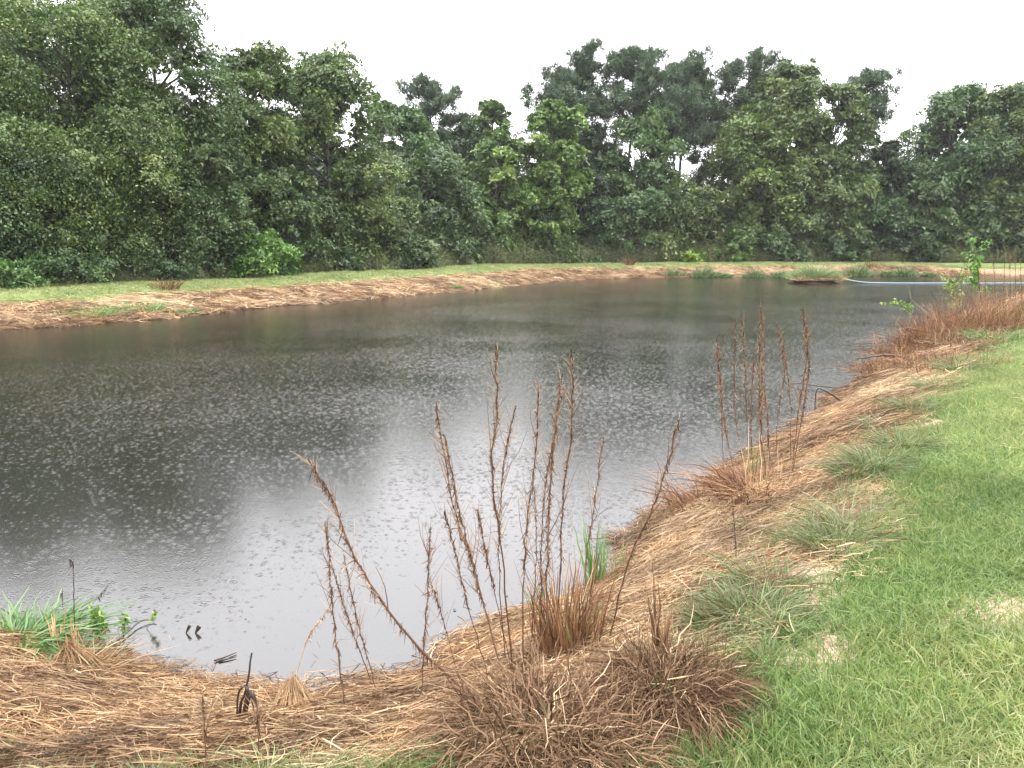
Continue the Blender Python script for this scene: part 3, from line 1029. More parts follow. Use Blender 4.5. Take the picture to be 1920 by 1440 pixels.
G0, G1, G2, G3, G4 = (1.08, 1.08, 1.05), (1.38, 1.27, 1.12), (.75, .8, .78), (1.75, 1.55, 1.2), (1.0, 1.1, 1.08)
OL, YL, GY, DK = (1.5, 1.32, 1.08), (1.8, 1.75, 1.3), (1.3, 1.32, 1.3), (.6, .65, .62)
TREES = [
    # kind, px, top, half width, depth, colour, label, options
    ('b', -90, 10, 210, 36, G0, 'big dark green tree cut by the left edge of the photo', dict(cb=.1)),
    ('b', 40, -50, 170, 45, G2, 'tall dark tree rising out of frame behind the leftmost tree', {}),
    ('b', 185, 10, 165, 39, G1, 'tall full leafy tree left of the highest crown, leaning foliage over weeds', dict(nl=34, cb=.12)),
    ('b', 330, -28, 135, 43, G0, 'highest dark leafy crown whose right side meets open sky at the top left', dict(nl=32, cb=.15)),
    ('b', 250, -45, 130, 52, G2, 'back tree with sky gaps in its top at the upper left', {}),
    ('b', 130, 250, 130, 35.5, G3, 'lighter olive tree with layered boughs low at the left', dict(nl=20, cb=.2)),
    ('b', 95, 400, 115, 33, GY, 'grey green low tree hanging over the left grass strip', dict(nl=18, cb=.03)),
    ('b', 480, 92, 85, 51, G1, 'tall narrow tree with an arm of leaves reaching right into the sky', dict(lean=.4, cb=.2)),
    ('b', 400, 230, 95, 46, G0, 'dark tree with a few yellowing leaves left of the bright bush', dict(cb=.05)),
    ('b', 545, 225, 60, 62, G2, 'slim dark tree in the gap between two tall left crowns', {}),
    ('b', 630, 100, 112, 54, G1, 'tall column shaped tree standing alone against the sky left of centre', dict(nl=48, cb=.04, shape=-.15)),
    ('b', 560, 320, 70, 50, G0, 'dark lower tree behind the bright green bush', {}),
    ('b', 722, 170, 52, 80, GY, 'thin sparse tree showing sky right of the column shaped tree', dict(sparse=.45)),
    ('b', 700, 330, 75, 60, OL, 'mid height tree at the right foot of the column shaped tree', {}),
    ('p', 815, 160, 50, 88, GY, 'small lone pine top left of the broad sky notch', dict(cb=.5, nleaf=380)),
    ('b', 775, 195, 72, 78, G4, 'medium tree below the lone small pine top', {}),
    ('b', 805, 275, 92, 63, G0, 'dark rounded tree standing on the far grass strip left of centre', dict(cb=.03, nl=30)),
    ('b', 872, 235, 62, 84, DK, 'dark tree below the sky notch near the centre', {}),
    ('b', 925, 188, 50, 90, G1, 'tree with a thin pale top right of the sky notch', dict(sparse=.25)),
    ('b', 935, 245, 62, 77, YL, 'yellow green tree with upright boughs left of the dark pine', dict(sparse=.2, shape=.2)),
    ('b', 1030, 190, 62, 79, YL, 'yellow green tree whose bare limbs show in front of the dark pine', dict(sparse=.35, cb=.35)),
    ('b', 1000, 345, 78, 72, YL, 'bright light green small tree on the far grass strip at centre', dict(cb=.04, nl=30)),
    ('p', 1075, 118, 78, 92, GY, 'full blue green pine left of the open pines', dict(cb=.3, nleaf=800)),
    ('b', 1085, 250, 72, 88, DK, 'very dark tree filling the hollow under the blue green pine', {}),
    ('p', 1172, 103, 66, 93, GY, 'tallest airy pine with a domed crown right of centre', dict(cb=.62, nleaf=430)),
    ('p', 1262, 125, 62, 95, GY, 'airy pine just right of the tallest domed pine', dict(cb=.62, nleaf=400)),
    ('p', 1252, 185, 52, 90, GY, 'shorter dense pine with a long bare trunk below a flat crown', dict(cb=.66, nleaf=380)),
    ('p', 1320, 200, 46, 97, GY, 'spindly pine with sky behind its bare lower branches', dict(cb=.45, nleaf=210)),
    ('p', 1372, 118, 58, 96, GY, 'pine crown left of the round olive tree top', dict(cb=.5, nleaf=430)),
    ('b', 1190, 222, 78, 83, GY, 'pale grey green tree in front of the airy pines', dict(cb=.1, sparse=.15)),
    ('b', 1225, 335, 112, 80, OL, 'broad olive thicket tree low in front of the pine gap', dict(cb=.02, nl=34)),
    ('b', 1130, 370, 55, 82, G4, 'small dark green tree between bright small tree and olive thicket', {}),
    ('b', 1445, 120, 82, 92, OL, 'tall rounded olive tree with a dome top right of the pines', dict(cb=.3, nl=30)),
    ('b', 1400, 190, 80, 82, G3, 'bright green tree with scalloped boughs in front of the olive dome', dict(cb=.08, nl=32)),
    ('b', 1535, 158, 68, 88, G1, 'tall tree sloping down toward the thin leaning pine', dict(cb=.1, nl=28)),
    ('p', 1578, 143, 46, 94, GY, 'thin leaning pine alone against the sky at the right', dict(cb=.72, nleaf=170)),
    ('b', 1500, 295, 75, 82, G1, 'mid height tree left of the right hand sky notch', dict(cb=.06)),
    ('b', 1625, 268, 56, 92, DK, 'dark tree at the bottom of the right hand sky notch', {}),
    ('b', 1600, 345, 65, 84, G4, 'shadowed green tree below the right hand sky notch', {}),
    ('b', 1748, 165, 98, 85, G4, 'broad rounded tree right of the sky notch', dict(cb=.12, nl=36)),
    ('b', 1680, 300, 80, 81, G0, 'lower bushy tree at the left foot of the broad rounded tree', dict(cb=.05)),
    ('b', 1838, 160, 72, 90, G1, 'second tall tree right of the broad rounded tree', dict(cb=.2)),
    ('b', 1905, 168, 85, 82, OL, 'pale olive tree cut by the right edge of the photo', dict(cb=.12, nl=30)),
    ('p', 1925, 140, 50, 98, OL, 'pine top peeping over the tree at the right edge', dict(cb=.6)),
    ('b', 1800, 360, 80, 81, GY, 'low leafy tree with a pale trunk right of centre of the right woods', dict(cb=.2)),
    ('b', 2040, 190, 100, 84, G0, 'tree just beyond the right edge of the photo', dict(nleaf=5000)),
    ('b', -330, 0, 190, 40, G0, 'tree just beyond the left edge of the photo', dict(nleaf=6000)),
]
for k, (ty, px, top, hw, Yd, col, lab, o_) in enumerate(TREES):
    plant_tree('pine' if ty == 'p' else 'broad', px, top, hw, Yd, col, lab, 300 + k, **o_)

SHRUBS = [
    (500, 440, 76, 43, (1.5, 1.75, 1.1), 'bright green feathery bush on the edge of the grass strip', dict(nl=16)),
    (30, 490, 75, 30.5, (1.1, 1.3, 1.0), 'leafy green shrub low at the left edge', {}),
    (150, 470, 80, 31.5, (.9, 1.0, .9), 'broad dark leaved shrub right of the leftmost shrub', {}),
    (1285, 472, 28, 79, (2.2, 2.2, .9), 'small yellow green bush at the foot of the olive thicket', {}),
    (1362, 432, 32, 79, (1.2, 1.3, .9), 'mid green rounded bush below the scalloped tree', {}),
    (1110, 480, 22, 77, (1.2, 1.3, 1.0), 'tiny bush beside the small bright tree', {}),
    (640, 470, 60, 50, (.75, .8, .7), 'dark shrub right of the feathery bush', {}),
    (880, 455, 45, 68, (.9, 1.0, .9), 'dark shrub between the rounded and the bright small tree', {}),
    (330, 490, 60, 38.5, (.7, .75, .7), 'low dark shrub behind the reddish dry weeds', {}),
    (1560, 430, 55, 80, (.9, .95, .9), 'grey green shrub in the weeds of the right woods', {}),
    (1700, 420, 60, 80, (.8, .85, .85), 'dark wide shrub under the broad rounded tree', {}),
    (1860, 430, 60, 79, (.9, .9, .8), 'olive shrub near the right edge of the woods', {}),
    (760, 440, 55, 60, (.85, .9, .85), 'dark bush against the rounded tree trunk', {}),
    (1440, 440, 50, 80, (.8, .85, .8), 'shaded bush behind the weeds under the olive dome', {}),
]
for k, (px, top, hw, Yd, col, lab, o_) in enumerate(SHRUBS):
    o_ = dict(dict(nl=14, cb=.02, name='shrub', group='shrubs along the foot of the woods'), **o_)
    plant_tree('broad', px, top, hw, Yd, col, lab, 500 + k, **o_)

# far-off mass of the wood behind the trees one can tell apart
r = np.random.default_rng(5)
mb = MB()
th = R(1) * r.uniform(-42, 42, 15000)
q = r.uniform(30, 130, 15000)
x, y = q * np.sin(th), q * np.cos(th)
z, d, p = ground(x, y, True)
e = d - p[:, 2]
k = (p[:, 2] > 5) & (d > 0) & (e > 7) & (e < 34)
x, y, z, e = x[k], y[k], z[k], e[k]
cap = 4. + 6.5 * sst(7, 16, e)
C = np.stack([x, y, z + r.random(len(x)) ** .8 * cap], -1)
ii = np.repeat(np.arange(len(C)), 26)
P = C[ii] + r.normal(0, .75, (len(ii), 3)) * np.array([1, 1, .6])
leaves(mb, r, P, r.normal(0, .7, (len(ii), 3)) + [0, 0, .8], .75, np.clip(r.normal(.5, .2, len(C))[ii] + r.normal(0, .1, len(ii)), 0, 1), 1.3, tri=True)
tag(obj('forest', mb.mesh('forest'), M['forest']), 'dark mass of foliage deep in the wood behind the trees', 'forest', kind='stuff')


# ------------------------------------------------------------------ far bank plants, raft, pipe, string
def clump(name, label, cat, P, sets, mat, seed, group=None, part='blades', smooth=False):
    """a rooted clump: one thing with one blade part per material"""
    root = empty(name, P, label, cat, group)
    r = np.random.default_rng(seed)
    groups_ = {}
    for s_ in sets:
        s_ = dict(s_); mt = s_.pop('mat', mat); pn = s_.pop('part', part)
        mb_ = groups_.setdefault((pn, mt), MB())
        blade_set(mb_, r, **s_)
    for (pn, mt), mb_ in groups_.items():
        o = obj(pn, mb_.mesh(pn), M[mt], root); o['kind'] = 'stuff'
    return root


for k, (px, py, wpx, hpx, lab) in enumerate([
        (1262, 518, 26, 14, 'leftmost low green grass clump at the far waterline'),
        (1318, 518, 34, 22, 'tallest spiky green grass clump at the far waterline'),
        (1352, 518, 24, 12, 'low green grass clump just right of the spiky one'),
        (1414, 518, 26, 15, 'green grass clump alone on the far shore left of the raft'),
        (1465, 518, 26, 14, 'green grass clump just left of the floating raft'),
        (1608, 516, 32, 24, 'leafy green clump on the far bank right of the raft'),
        (1665, 516, 18, 14, 'small green clump between the two right far clumps'),
        (1695, 516, 24, 20, 'dark green clump behind the blue pipe on the far bank'),
        (1740, 516, 16, 9, 'faint green tuft on the far bank left of the sapling')]):
    q = at_z(px, py + 1.5)
    q[2] = max(gz(q[0], q[1]), 0)
    w_ = wpx / 1440 * q[1]; h_ = hpx / 1440 * q[1]
    clump('grass_clump', lab, 'grass clump', q,
          [dict(n=420, base_r=w_ * .8, L=(h_ * .25, h_ * .8), lean=.5, droop=.5, W=.045, tint=(.45, .28), K=4),
           dict(n=200, base_r=w_ * .35, L=(h_ * .6, h_ * 1.25), lean=.3, droop=.35, W=.04, tint=(.5, .28), K=4)], 'fargreen', 600 + k,
          'green grass clumps on the far shore')
for k, (px, py, wpx, hpx, lab, mt) in enumerate([
        (160, 601, 60, 20, 'long bright green grass patch at the left waterline', 'green'),
        (245, 594, 55, 20, 'bright lime grass patch right of the long left one', 'green'),
        (325, 590, 45, 10, 'flat green grass spit ending the left grass patches', 'green'),
        (548, 567, 22, 8, 'small faded green tuft on the left straw bank', 'sedge'),
        (850, 545, 14, 9, 'little green tuft at the waterline near the string', 'green'),
        (925, 537, 14, 8, 'small green tuft at the waterline beyond the string', 'green'),
        (1020, 526, 18, 5, 'thin green tuft at the far corner of the pond', 'sedge')]):
    q = at_z(px, py)
    q[2] = max(gz(q[0], q[1]), 0)
    w_ = wpx / 1440 * q[1]; h_ = hpx / 1440 * q[1]
    clump('grass_patch', lab, 'grass', q,
          [dict(n=520, base_r=w_, L=(h_ * .4, h_ * 1.3), lean=.4, droop=.5, W=.03, tint=(.62, .25), K=4)], mt, 620 + k,
          'grass tufts along the left waterline')
for k, (px, py, wpx, hpx, lab) in enumerate([
        (562, 553, 16, 14, 'rusty brown dead tuft on top of the left straw bank'),
        (265, 583, 16, 12, 'dark brown dead tuft above the lime grass patch'),
        (1632, 503, 12, 14, 'rust red dead tuft on the far bank behind the pipe'),
        (310, 545, 30, 24, 'reddish dry weeds standing before the left woods'),
        (1180, 498, 10, 16, 'thin rusty weeds before the far woods')]):
    q = hit(px, py)
    w_ = wpx / 1440 * q[1]; h_ = hpx / 1440 * q[1]
    clump('dead_tuft', lab, 'dead grass', q,
          [dict(n=160, base_r=w_ * .8, L=(h_ * .5, h_ * 1.4), lean=.35, droop=.3, W=.025, tint=(.4, .25), K=4)], 'rust', 640 + k,
          'dead tufts across the pond')

# floating raft of peat and grass with the pale pipe
q = at_z(1525, 531)
raft = empty('floating_raft', (q[0], q[1], 0), 'floating brown raft overgrown with green and orange grass', 'raft')
mb = MB()
r = np.random.default_rng(3)
Lx, Ly = 44 / 1440 * q[1] * 1.02, 1.1
a = np.linspace(0, 2 * math.pi, 41)[:-1]
rings_ = []
for zz, kx in ((-.15, .93), (.05, 1.0), (.12, .9), (.2, .6), (.24, .05)):
    rr_ = kx * (1 + .09 * np.sin(3 * a + 1) + .05 * np.sin(7 * a)) + r.normal(0, .02, 40)
    rings_.append(np.stack([Lx * np.sign(np.cos(a)) * np.abs(np.cos(a)) ** .75 * rr_, Ly * np.sin(a) * rr_, np.full(40, zz) + r.normal(0, .02, 40)], -1))
V = np.concatenate(rings_)
i = (np.arange(4) * 40)[:, None]; j = np.arange(40)[None]; j2 = (j + 1) % 40
mb.add(V, np.stack([i + j, i + j2, i + 40 + j2, i + 40 + j], -1).reshape(-1, 4), .5)
obj('peat_float', mb.mesh('peat_float', True), M['peat'], raft)
gm, om = MB(), MB()
for _ in range(60):
    cx, cy = r.uniform(-.92, .72) * Lx, r.uniform(-.75, .75) * Ly
    hgt = 1.15 - .75 * abs(cx / Lx) ** 1.5
    blade_set(gm, r, 55, .25, (.4 * hgt, 1.45 * hgt), .4, .5, .035, (.72, .25), centre=(cx, cy, .22), K=4)
for _ in range(34):
    cx = r.choice([-1, 1]) * r.uniform(.0, .98) * Lx; cy = -r.uniform(.6, 1.0) * Ly
    blade_set(om, r, 40, .2, (.25, .6), .5, .7, .035, (.75, .2), centre=(cx, cy, .2), K=4)
obj('green_grass', gm.mesh('green_grass'), M['fargreen'], raft)['kind'] = 'stuff'
obj('dry_grass', om.mesh('dry_grass'), M['hay'], raft)['kind'] = 'stuff'
mb = MB()
pp = [np.array([q[0] - .5, q[1] - .2, .62]), np.array([q[0] + Lx * .75, q[1] - .4, .5])]
Yp = q[1] - .6
for px, zz in ((1590, .28), (1625, .09), (1680, .045), (1760, .04), (1850, .04), (1960, .04)):
    e_ = at_y(px, 530, Yp); pp.append(np.array([e_[0], Yp, zz]))
mb.tube(curve_pts(pp, 60), .032, 8)
hose = obj('water_pipe', mb.mesh('water_pipe', True), M['pipe'])
tag(hose, 'pale blue plastic pipe running from the raft across the water', 'pipe')

# yellow string between two stakes, left far bank
a0, a1 = hit(836, 527), hit(932, 524)
s_ = empty('string_line', a0, 'yellow string stretched low from a stake on the left straw bank', 'string')
mb = MB(); mb.tube([[0, 0, -.1], [0, 0, .3], [0, 0, .66]], .018, 6); obj('stake', mb.mesh('stake'), M['string'], s_)
dd = a1 - a0; dd[2] = 0
a1g = gz(a0[0] + 4.3, a0[1] + 1.0) - a0[2]
mb = MB(); mb.tube([[4.3, 1.0, a1g - .1], [4.3, 1.0, a1g + .15], [4.3, 1.0, a1g + .3]], .012, 6); obj('stake', mb.mesh('stake'), M['string'], s_)
mb = MB(); mb.tube(curve_pts([[0, 0, .6], [2.1, .5, (.6 + a1g + .26) / 2 - .04], [4.3, 1.0, a1g + .26]], 10), .011, 5); obj('string', mb.mesh('string'), M['string'], s_)
# white tag in the weeds
q = at_y(829, 483, 66)
g = gz(q[0], 66)
s_ = empty('marker_post', (q[0], 66, g), 'tiny white marker at the foot of the centre left woods', 'marker')
mb = MB(); mb.tube([[0, 0, -.1], [0, 0, .5], [0, 0, q[2] - g]], .02, 6); obj('post', mb.mesh('post'), M['bark'], s_)
mb = MB()
hx, hy, hz = .06, .012, .14
zc = q[2] - g
V = np.array([[sx * hx, sy * hy - .035, zc + sz * hz] for sx in (-1, 1) for sy in (-1, 1) for sz in (-1, 1)])
mb.add(V, np.array([[0, 1, 3, 2], [4, 6, 7, 5], [0, 4, 5, 1], [2, 3, 7, 6], [0, 2, 6, 4], [1, 5, 7, 3]]), .5)
obj('plate', mb.mesh('plate'), M['white'], s_)


# ------------------------------------------------------------------ near plants
def stalk(pix, label, seed, group, rad=.0052, mat='stem', leaf_from=.3, nleaf=130, dy=0., lw=.85, leafmat=None, bl=(.015, .05), name='dead_stalk', brush=.0, cat='dead plant stalk'):
    """pix: photo pixels from foot to tip; the foot stands on the ground, the rest rises in an upright plane through it"""
    r = np.random.default_rng(seed)
    b0 = hit(*pix[0])
    n = len(pix)
    ctl = [b0 - [0, 0, .03]]
    for k in range(1, n):
        ctl.append(at_y(pix[k][0], pix[k][1], b0[1] + dy * k / (n - 1)))
    cv = curve_pts(ctl, 26)
    L = np.linalg.norm(cv[-1] - cv[0])
    cv[3:-1] += r.normal(0, .0022 * L, (22, 3))
    root = empty(name, b0, label, cat, group)
    tt = np.linspace(0, 1, 26)
    mb_ = MB(); mb_.tube(cv - b0, rad * .68 * (1 - .75 * tt), 6, r.uniform(.35, .75))
    if nleaf > 80 and mat == 'stem':      # a few side shoots
        ax = cv[-1] - cv[0]; ax /= L
        for _ in range(r.integers(2, 6)):
            k_ = r.integers(9, 23)
            q0 = cv[k_] - b0
            sd_ = rdir(r, 1)[0]; sd_ -= ax * (sd_ @ ax); sd_ /= np.linalg.norm(sd_)
            ln_ = L * r.uniform(.07, .2)
            e_ = q0 + ax * ln_ + sd_ * ln_ * r.uniform(.2, .5)
            mb_.tube(curve_pts([q0, q0 + (e_ - q0) * .5 + sd_ * ln_ * .08, e_], 5), np.linspace(rad * .3, rad * .1, 5), 4, r.uniform(.4, .9))
    obj('stem', mb_.mesh('stem', True), M[mat], root)
    if nleaf:
        nleaf = int(nleaf * 2.1)
        mb_ = MB()
        t0 = np.sort(r.uniform(leaf_from, .99, nleaf))
        P0 = np.stack([np.interp(t0, tt, cv[:, c_]) for c_ in range(3)], -1) - b0
        T = cv[-1] - cv[0]; T /= np.linalg.norm(T)
        a = rdir(r, nleaf); a -= T * (a @ T)[:, None]; a /= np.linalg.norm(a, axis=1, keepdims=True)
        l = r.uniform(bl[0] * .6, bl[1] * .72, nleaf) * (1 - .3 * t0)
        up = r.uniform(.2, 1.8, nleaf)[:, None]
        dv = a * r.uniform(.05, .38, nleaf)[:, None] + T * up * .8
        dn = r.random(nleaf) < .5
        dv[dn] = a[dn] * .35 - np.array([0, 0, .9])
        dv /= np.linalg.norm(dv, axis=1, keepdims=True)
        s = np.linspace(0, 1, 4)[None, :, None]
        P = P0[:, None] + dv[:, None] * s * l[:, None, None] + a[:, None] * (s ** 2) * (r.normal(.0, .5, nleaf) * l)[:, None, None]
        P[..., 2] -= (s[..., 0] ** 2) * (r.uniform(-.1, .9, nleaf) * l)[:, None]
        Wd = lw * r.uniform(.0022, .0065, nleaf)[:, None] * np.array([[.7, 1, .8, .2]])
        mb_.ribbons(P, Wd, np.clip(r.normal(.5, .25, nleaf), 0, 1), None, r)
        brush = brush + .45 if mat == 'stem' else brush
        if brush:   # fine side twigs near the top
            kb = int(brush * 80)
            t1 = r.uniform(.35, .97, kb)
            P0 = np.stack([np.interp(t1, tt, cv[:, c_]) for c_ in range(3)], -1) - b0
            a = rdir(r, kb); l = r.uniform(.04, .17, kb) * (1.35 - t1)
            dv = a * .45 + T
            P = P0[:, None] + dv[:, None] * s * l[:, None, None] + a[:, None] * s ** 2 * (.25 * l)[:, None, None]
            mb_.ribbons(P, np.broadcast_to(np.array([[.0022, .0022, .0018, .001]]), (kb, 4)), np.clip(r.normal(.85, .15, kb), 0, 1), None, r)
        o = obj('withered_leaves', mb_.mesh('withered_leaves'), M[leafmat or mat], root); o['kind'] = 'stuff'
    return root


GA, GB = 'dead stalks in the foreground clump', 'dead stalks of the second clump on the right bank'
ST = [
    ([(925, 1334), (784, 1212), (673, 1059), (623, 937), (578, 859)], 'long dark stalk leaning far left across the water', GA, dict(rad=.0085, nleaf=240, brush=.6, leaf_from=.1, bl=(.015, .06), dy=.1)),
    ([(651, 1353), (628, 1180), (618, 1060), (609, 981)], 'reddish upright stalk at the left end of the foreground stalks', GA, dict(nleaf=170, leaf_from=.1)),
    ([(715, 1317), (672, 1170), (644, 1037)], 'slim stalk leaning left, second from the left end', GA, dict(nleaf=120)),
    ([(707, 1300), (655, 1165), (620, 1053)], 'stalk crossing behind the leftmost upright stalk', GA, dict(nleaf=120)),
    ([(786, 1342), (800, 1130), (806, 989)], 'short straight stalk standing alone over the water edge', GA, dict(nleaf=150, leaf_from=.2, rad=.005)),
    ([(862, 1275), (828, 1150), (808, 1092)], 'thin wisp just right of the short straight stalk', GA, dict(nleaf=60, rad=.003)),
    ([(948, 1285), (893, 1080), (851, 953), (818, 753)], 'tall stalk with pale bristly top leaning left', GA, dict(nleaf=220, brush=1.0, rad=.006)),
    ([(960, 1309), (905, 1130), (862, 960), (832, 814)], 'stalk close beside the pale bristly one on its right', GA, dict(nleaf=180, brush=.5, rad=.0055)),
    ([(925, 1290), (876, 1130), (852, 1030), (834, 953)], 'thin stalk under the pale bristly one', GA, dict(nleaf=110, rad=.0036)),
    ([(964, 1282), (944, 1060), (923, 890), (932, 760), (929, 642)], 'tallest stalk of the foreground clump with a hair thin tip', GA, dict(nleaf=240, brush=.7, rad=.0072)),
    ([(950, 1260), (936, 1050), (944, 880), (967, 759)], 'stalk forking right from beside the tallest one', GA, dict(nleaf=150, brush=.8, rad=.0048)),
    ([(980, 1285), (982, 1100), (986, 990), (1004, 850), (1009, 714)], 'stalk rising straight in the middle of the clump', GA, dict(nleaf=170, brush=.8, rad=.0058)),
    ([(1027, 1258), (1026, 1070), (1034, 880), (1054, 698)], 'thick dark stalk crowded with withered leaves', GA, dict(nleaf=300, brush=1.2, rad=.0075, bl=(.02, .06))),
    ([(1058, 1240), (1050, 1100), (1056, 930), (1072, 790), (1070, 653)], 'tall reddish stalk with pale wispy tip right of the dark one', GA, dict(nleaf=220, brush=1., rad=.0062)),
    ([(1010, 1270), (1014, 1120), (1020, 930), (1040, 820)], 'brown stalk squeezed between the two thickest ones', GA, dict(nleaf=150, rad=.005)),
    ([(992, 1290), (998, 1160), (1006, 1020), (1000, 900)], 'bare straight straw coloured stalk inside the clump', GA, dict(nleaf=60, rad=.005)),
    ([(1088, 1232), (1100, 1050), (1118, 920), (1132, 812)], 'thin stalk with a blunt tip right of the clump', GA, dict(nleaf=100, rad=.004)),
    ([(1134, 1222), (1180, 1050), (1234, 926), (1276, 776)], 'long reddish stalk leaning right over the straw bank', GA, dict(nleaf=240, brush=.6, rad=.0065)),
    ([(968, 1290), (925, 1100), (908, 1020), (896, 953)], 'fine stalk with drooping leaflets in the middle left', GA, dict(nleaf=110, rad=.0035)),
    ([(1383, 1066), (1378, 1000), (1372, 925)], 'short black twig planted in the straw below the second clump', GB, dict(nleaf=24, rad=.005, mat='black', leaf_from=.1)),
    ([(1237, 1262), (1229, 1170), (1223, 1050)], 'single pointed reed tip behind the right brown mound', GA, dict(nleaf=16, rad=.005)),
    ([(387, 1470), (384, 1380), (380, 1307)], 'slim dark stalk at the bottom edge left of the black weed', 'slim stalks at the bottom edge', dict(nleaf=30, rad=.0032)),
    ([(486, 1450), (484, 1370), (482, 1330)], 'slim stalk just below the black weed', 'slim stalks at the bottom edge', dict(nleaf=20, rad=.003)),
    ([(553, 1266), (575, 1200), (602, 1160), (620, 1135)], 'pale bent straw arching up from the hay cone', 'slim stalks at the bottom edge', dict(nleaf=50, rad=.0035, mat='hay')),
    ([(1357, 890), (1352, 760), (1343, 630)], 'leftmost pale tufted stalk of the second clump', GB, dict(lw=1.15, bl=(.03, .08), nleaf=160, brush=1., rad=.0055)),
    ([(1381, 904), (1358, 790), (1346, 648)], 'stalk crossing right of the leftmost tufted one', GB, dict(lw=1.15, bl=(.03, .08), nleaf=150, brush=.6, rad=.0055)),
    ([(1400, 910), (1378, 760), (1379, 598)], 'dark slender stalk, third of the second clump', GB, dict(lw=1.15, bl=(.03, .08), nleaf=130, rad=.005)),
    ([(1404, 885), (1398, 730), (1391, 583)], 'stalk with a forked tufted tip in the second clump', GB, dict(lw=1.15, bl=(.03, .08), nleaf=150, brush=1., rad=.0055)),
    ([(1439, 916), (1424, 760), (1427, 569)], 'highest stalk of the second clump, reddish brush on top', GB, dict(lw=1.15, bl=(.03, .08), nleaf=220, brush=1.8, rad=.0062)),
    ([(1426, 890), (1428, 740), (1430, 589)], 'thick stalk touching the highest one', GB, dict(lw=1.15, bl=(.03, .08), nleaf=200, brush=1.8, rad=.0062)),
    ([(1414, 912), (1408, 790), (1413, 671)], 'shorter stalk left of the highest pair', GB, dict(lw=1.15, bl=(.03, .08), nleaf=110, rad=.005)),
    ([(1445, 893), (1440, 800), (1433, 723)], 'shorter brown stalk right of the highest pair', GB, dict(lw=1.15, bl=(.03, .08), nleaf=110, rad=.0045)),
    ([(1454, 875), (1460, 760), (1472, 690), (1455, 605)], 'bowed stalk with a thin forked tip', GB, dict(lw=1.15, bl=(.03, .08), nleaf=130, brush=.4, rad=.0055)),
    ([(1483, 878), (1482, 760), (1474, 680), (1460, 610)], 'slender stalk right of the bowed one', GB, dict(lw=1.15, bl=(.03, .08), nleaf=90, rad=.0045)),
    ([(1484, 890), (1496, 780), (1513, 660), (1505, 575)], 'curved stalk, second from the right of the second clump', GB, dict(lw=1.15, bl=(.03, .08), nleaf=200, brush=.5, rad=.0062)),
    ([(1481, 906), (1502, 790), (1516, 690), (1508, 595)], 'rightmost curved dark stalk of the second clump', GB, dict(lw=1.15, bl=(.03, .08), nleaf=180, brush=.5, rad=.0062)),
    ([(143, 1240), (140, 1180), (138, 1100), (137, 1062), (130, 1050)], 'black stalk with a hooked dead flower head at the lower left', 'dark stalks in the lower left corner', dict(mat='black', nleaf=22, rad=.0055, leaf_from=.75, bl=(.03, .05))),
    ([(125, 1225), (128, 1160), (118, 1140), (117, 1105)], 'short black curved stalk left of the hooked one', 'dark stalks in the lower left corner', dict(mat='black', nleaf=10, rad=.004, leaf_from=.85)),
    ([(140, 1215), (150, 1155), (180, 1125), (204, 1095)], 'thin black stalk bending right of the hooked one', 'dark stalks in the lower left corner', dict(mat='black', nleaf=14, rad=.004, leaf_from=.7)),
]
for k, (pix, lab, gp, o_) in enumerate(ST):
    stalk(pix, lab, 700 + k, gp, **o_)

# tall stalks of the brown thicket on the right
for k, (bx, by, tx, ty) in enumerate([(1850, 600, 1845, 500), (1868, 605, 1862, 478), (1880, 600, 1884, 455), (1893, 610, 1893, 470), (1905, 600, 1902, 462),
                                      (1917, 605, 1912, 475), (1790, 625, 1786, 560), (1765, 640, 1756, 572), (1930, 610, 1930, 455), (1735, 650, 1722, 590)]):
    stalk([(bx, by), ((bx + tx) / 2 + 1, (by + ty) / 2), (tx, ty)],
          ['tall brown stalk in the right thicket nearest the sapling', 'dark stalk in the right thicket beside the blurred green shrub', 'tallest stalk of the right thicket',
           'straight stalk right of the tallest in the thicket', 'leafy stalk near the right end of the thicket', 'stalk almost at the right edge of the photo',
           'short stalk under the sapling in the thicket', 'short twig left of the sapling foot', 'stalk just past the right edge of the photo',
           'lowest leftmost twig of the right thicket'][k], 760 + k, 'stalks of the brown thicket on the right', rad=.009, nleaf=90, brush=.5, bl=(.04, .10))

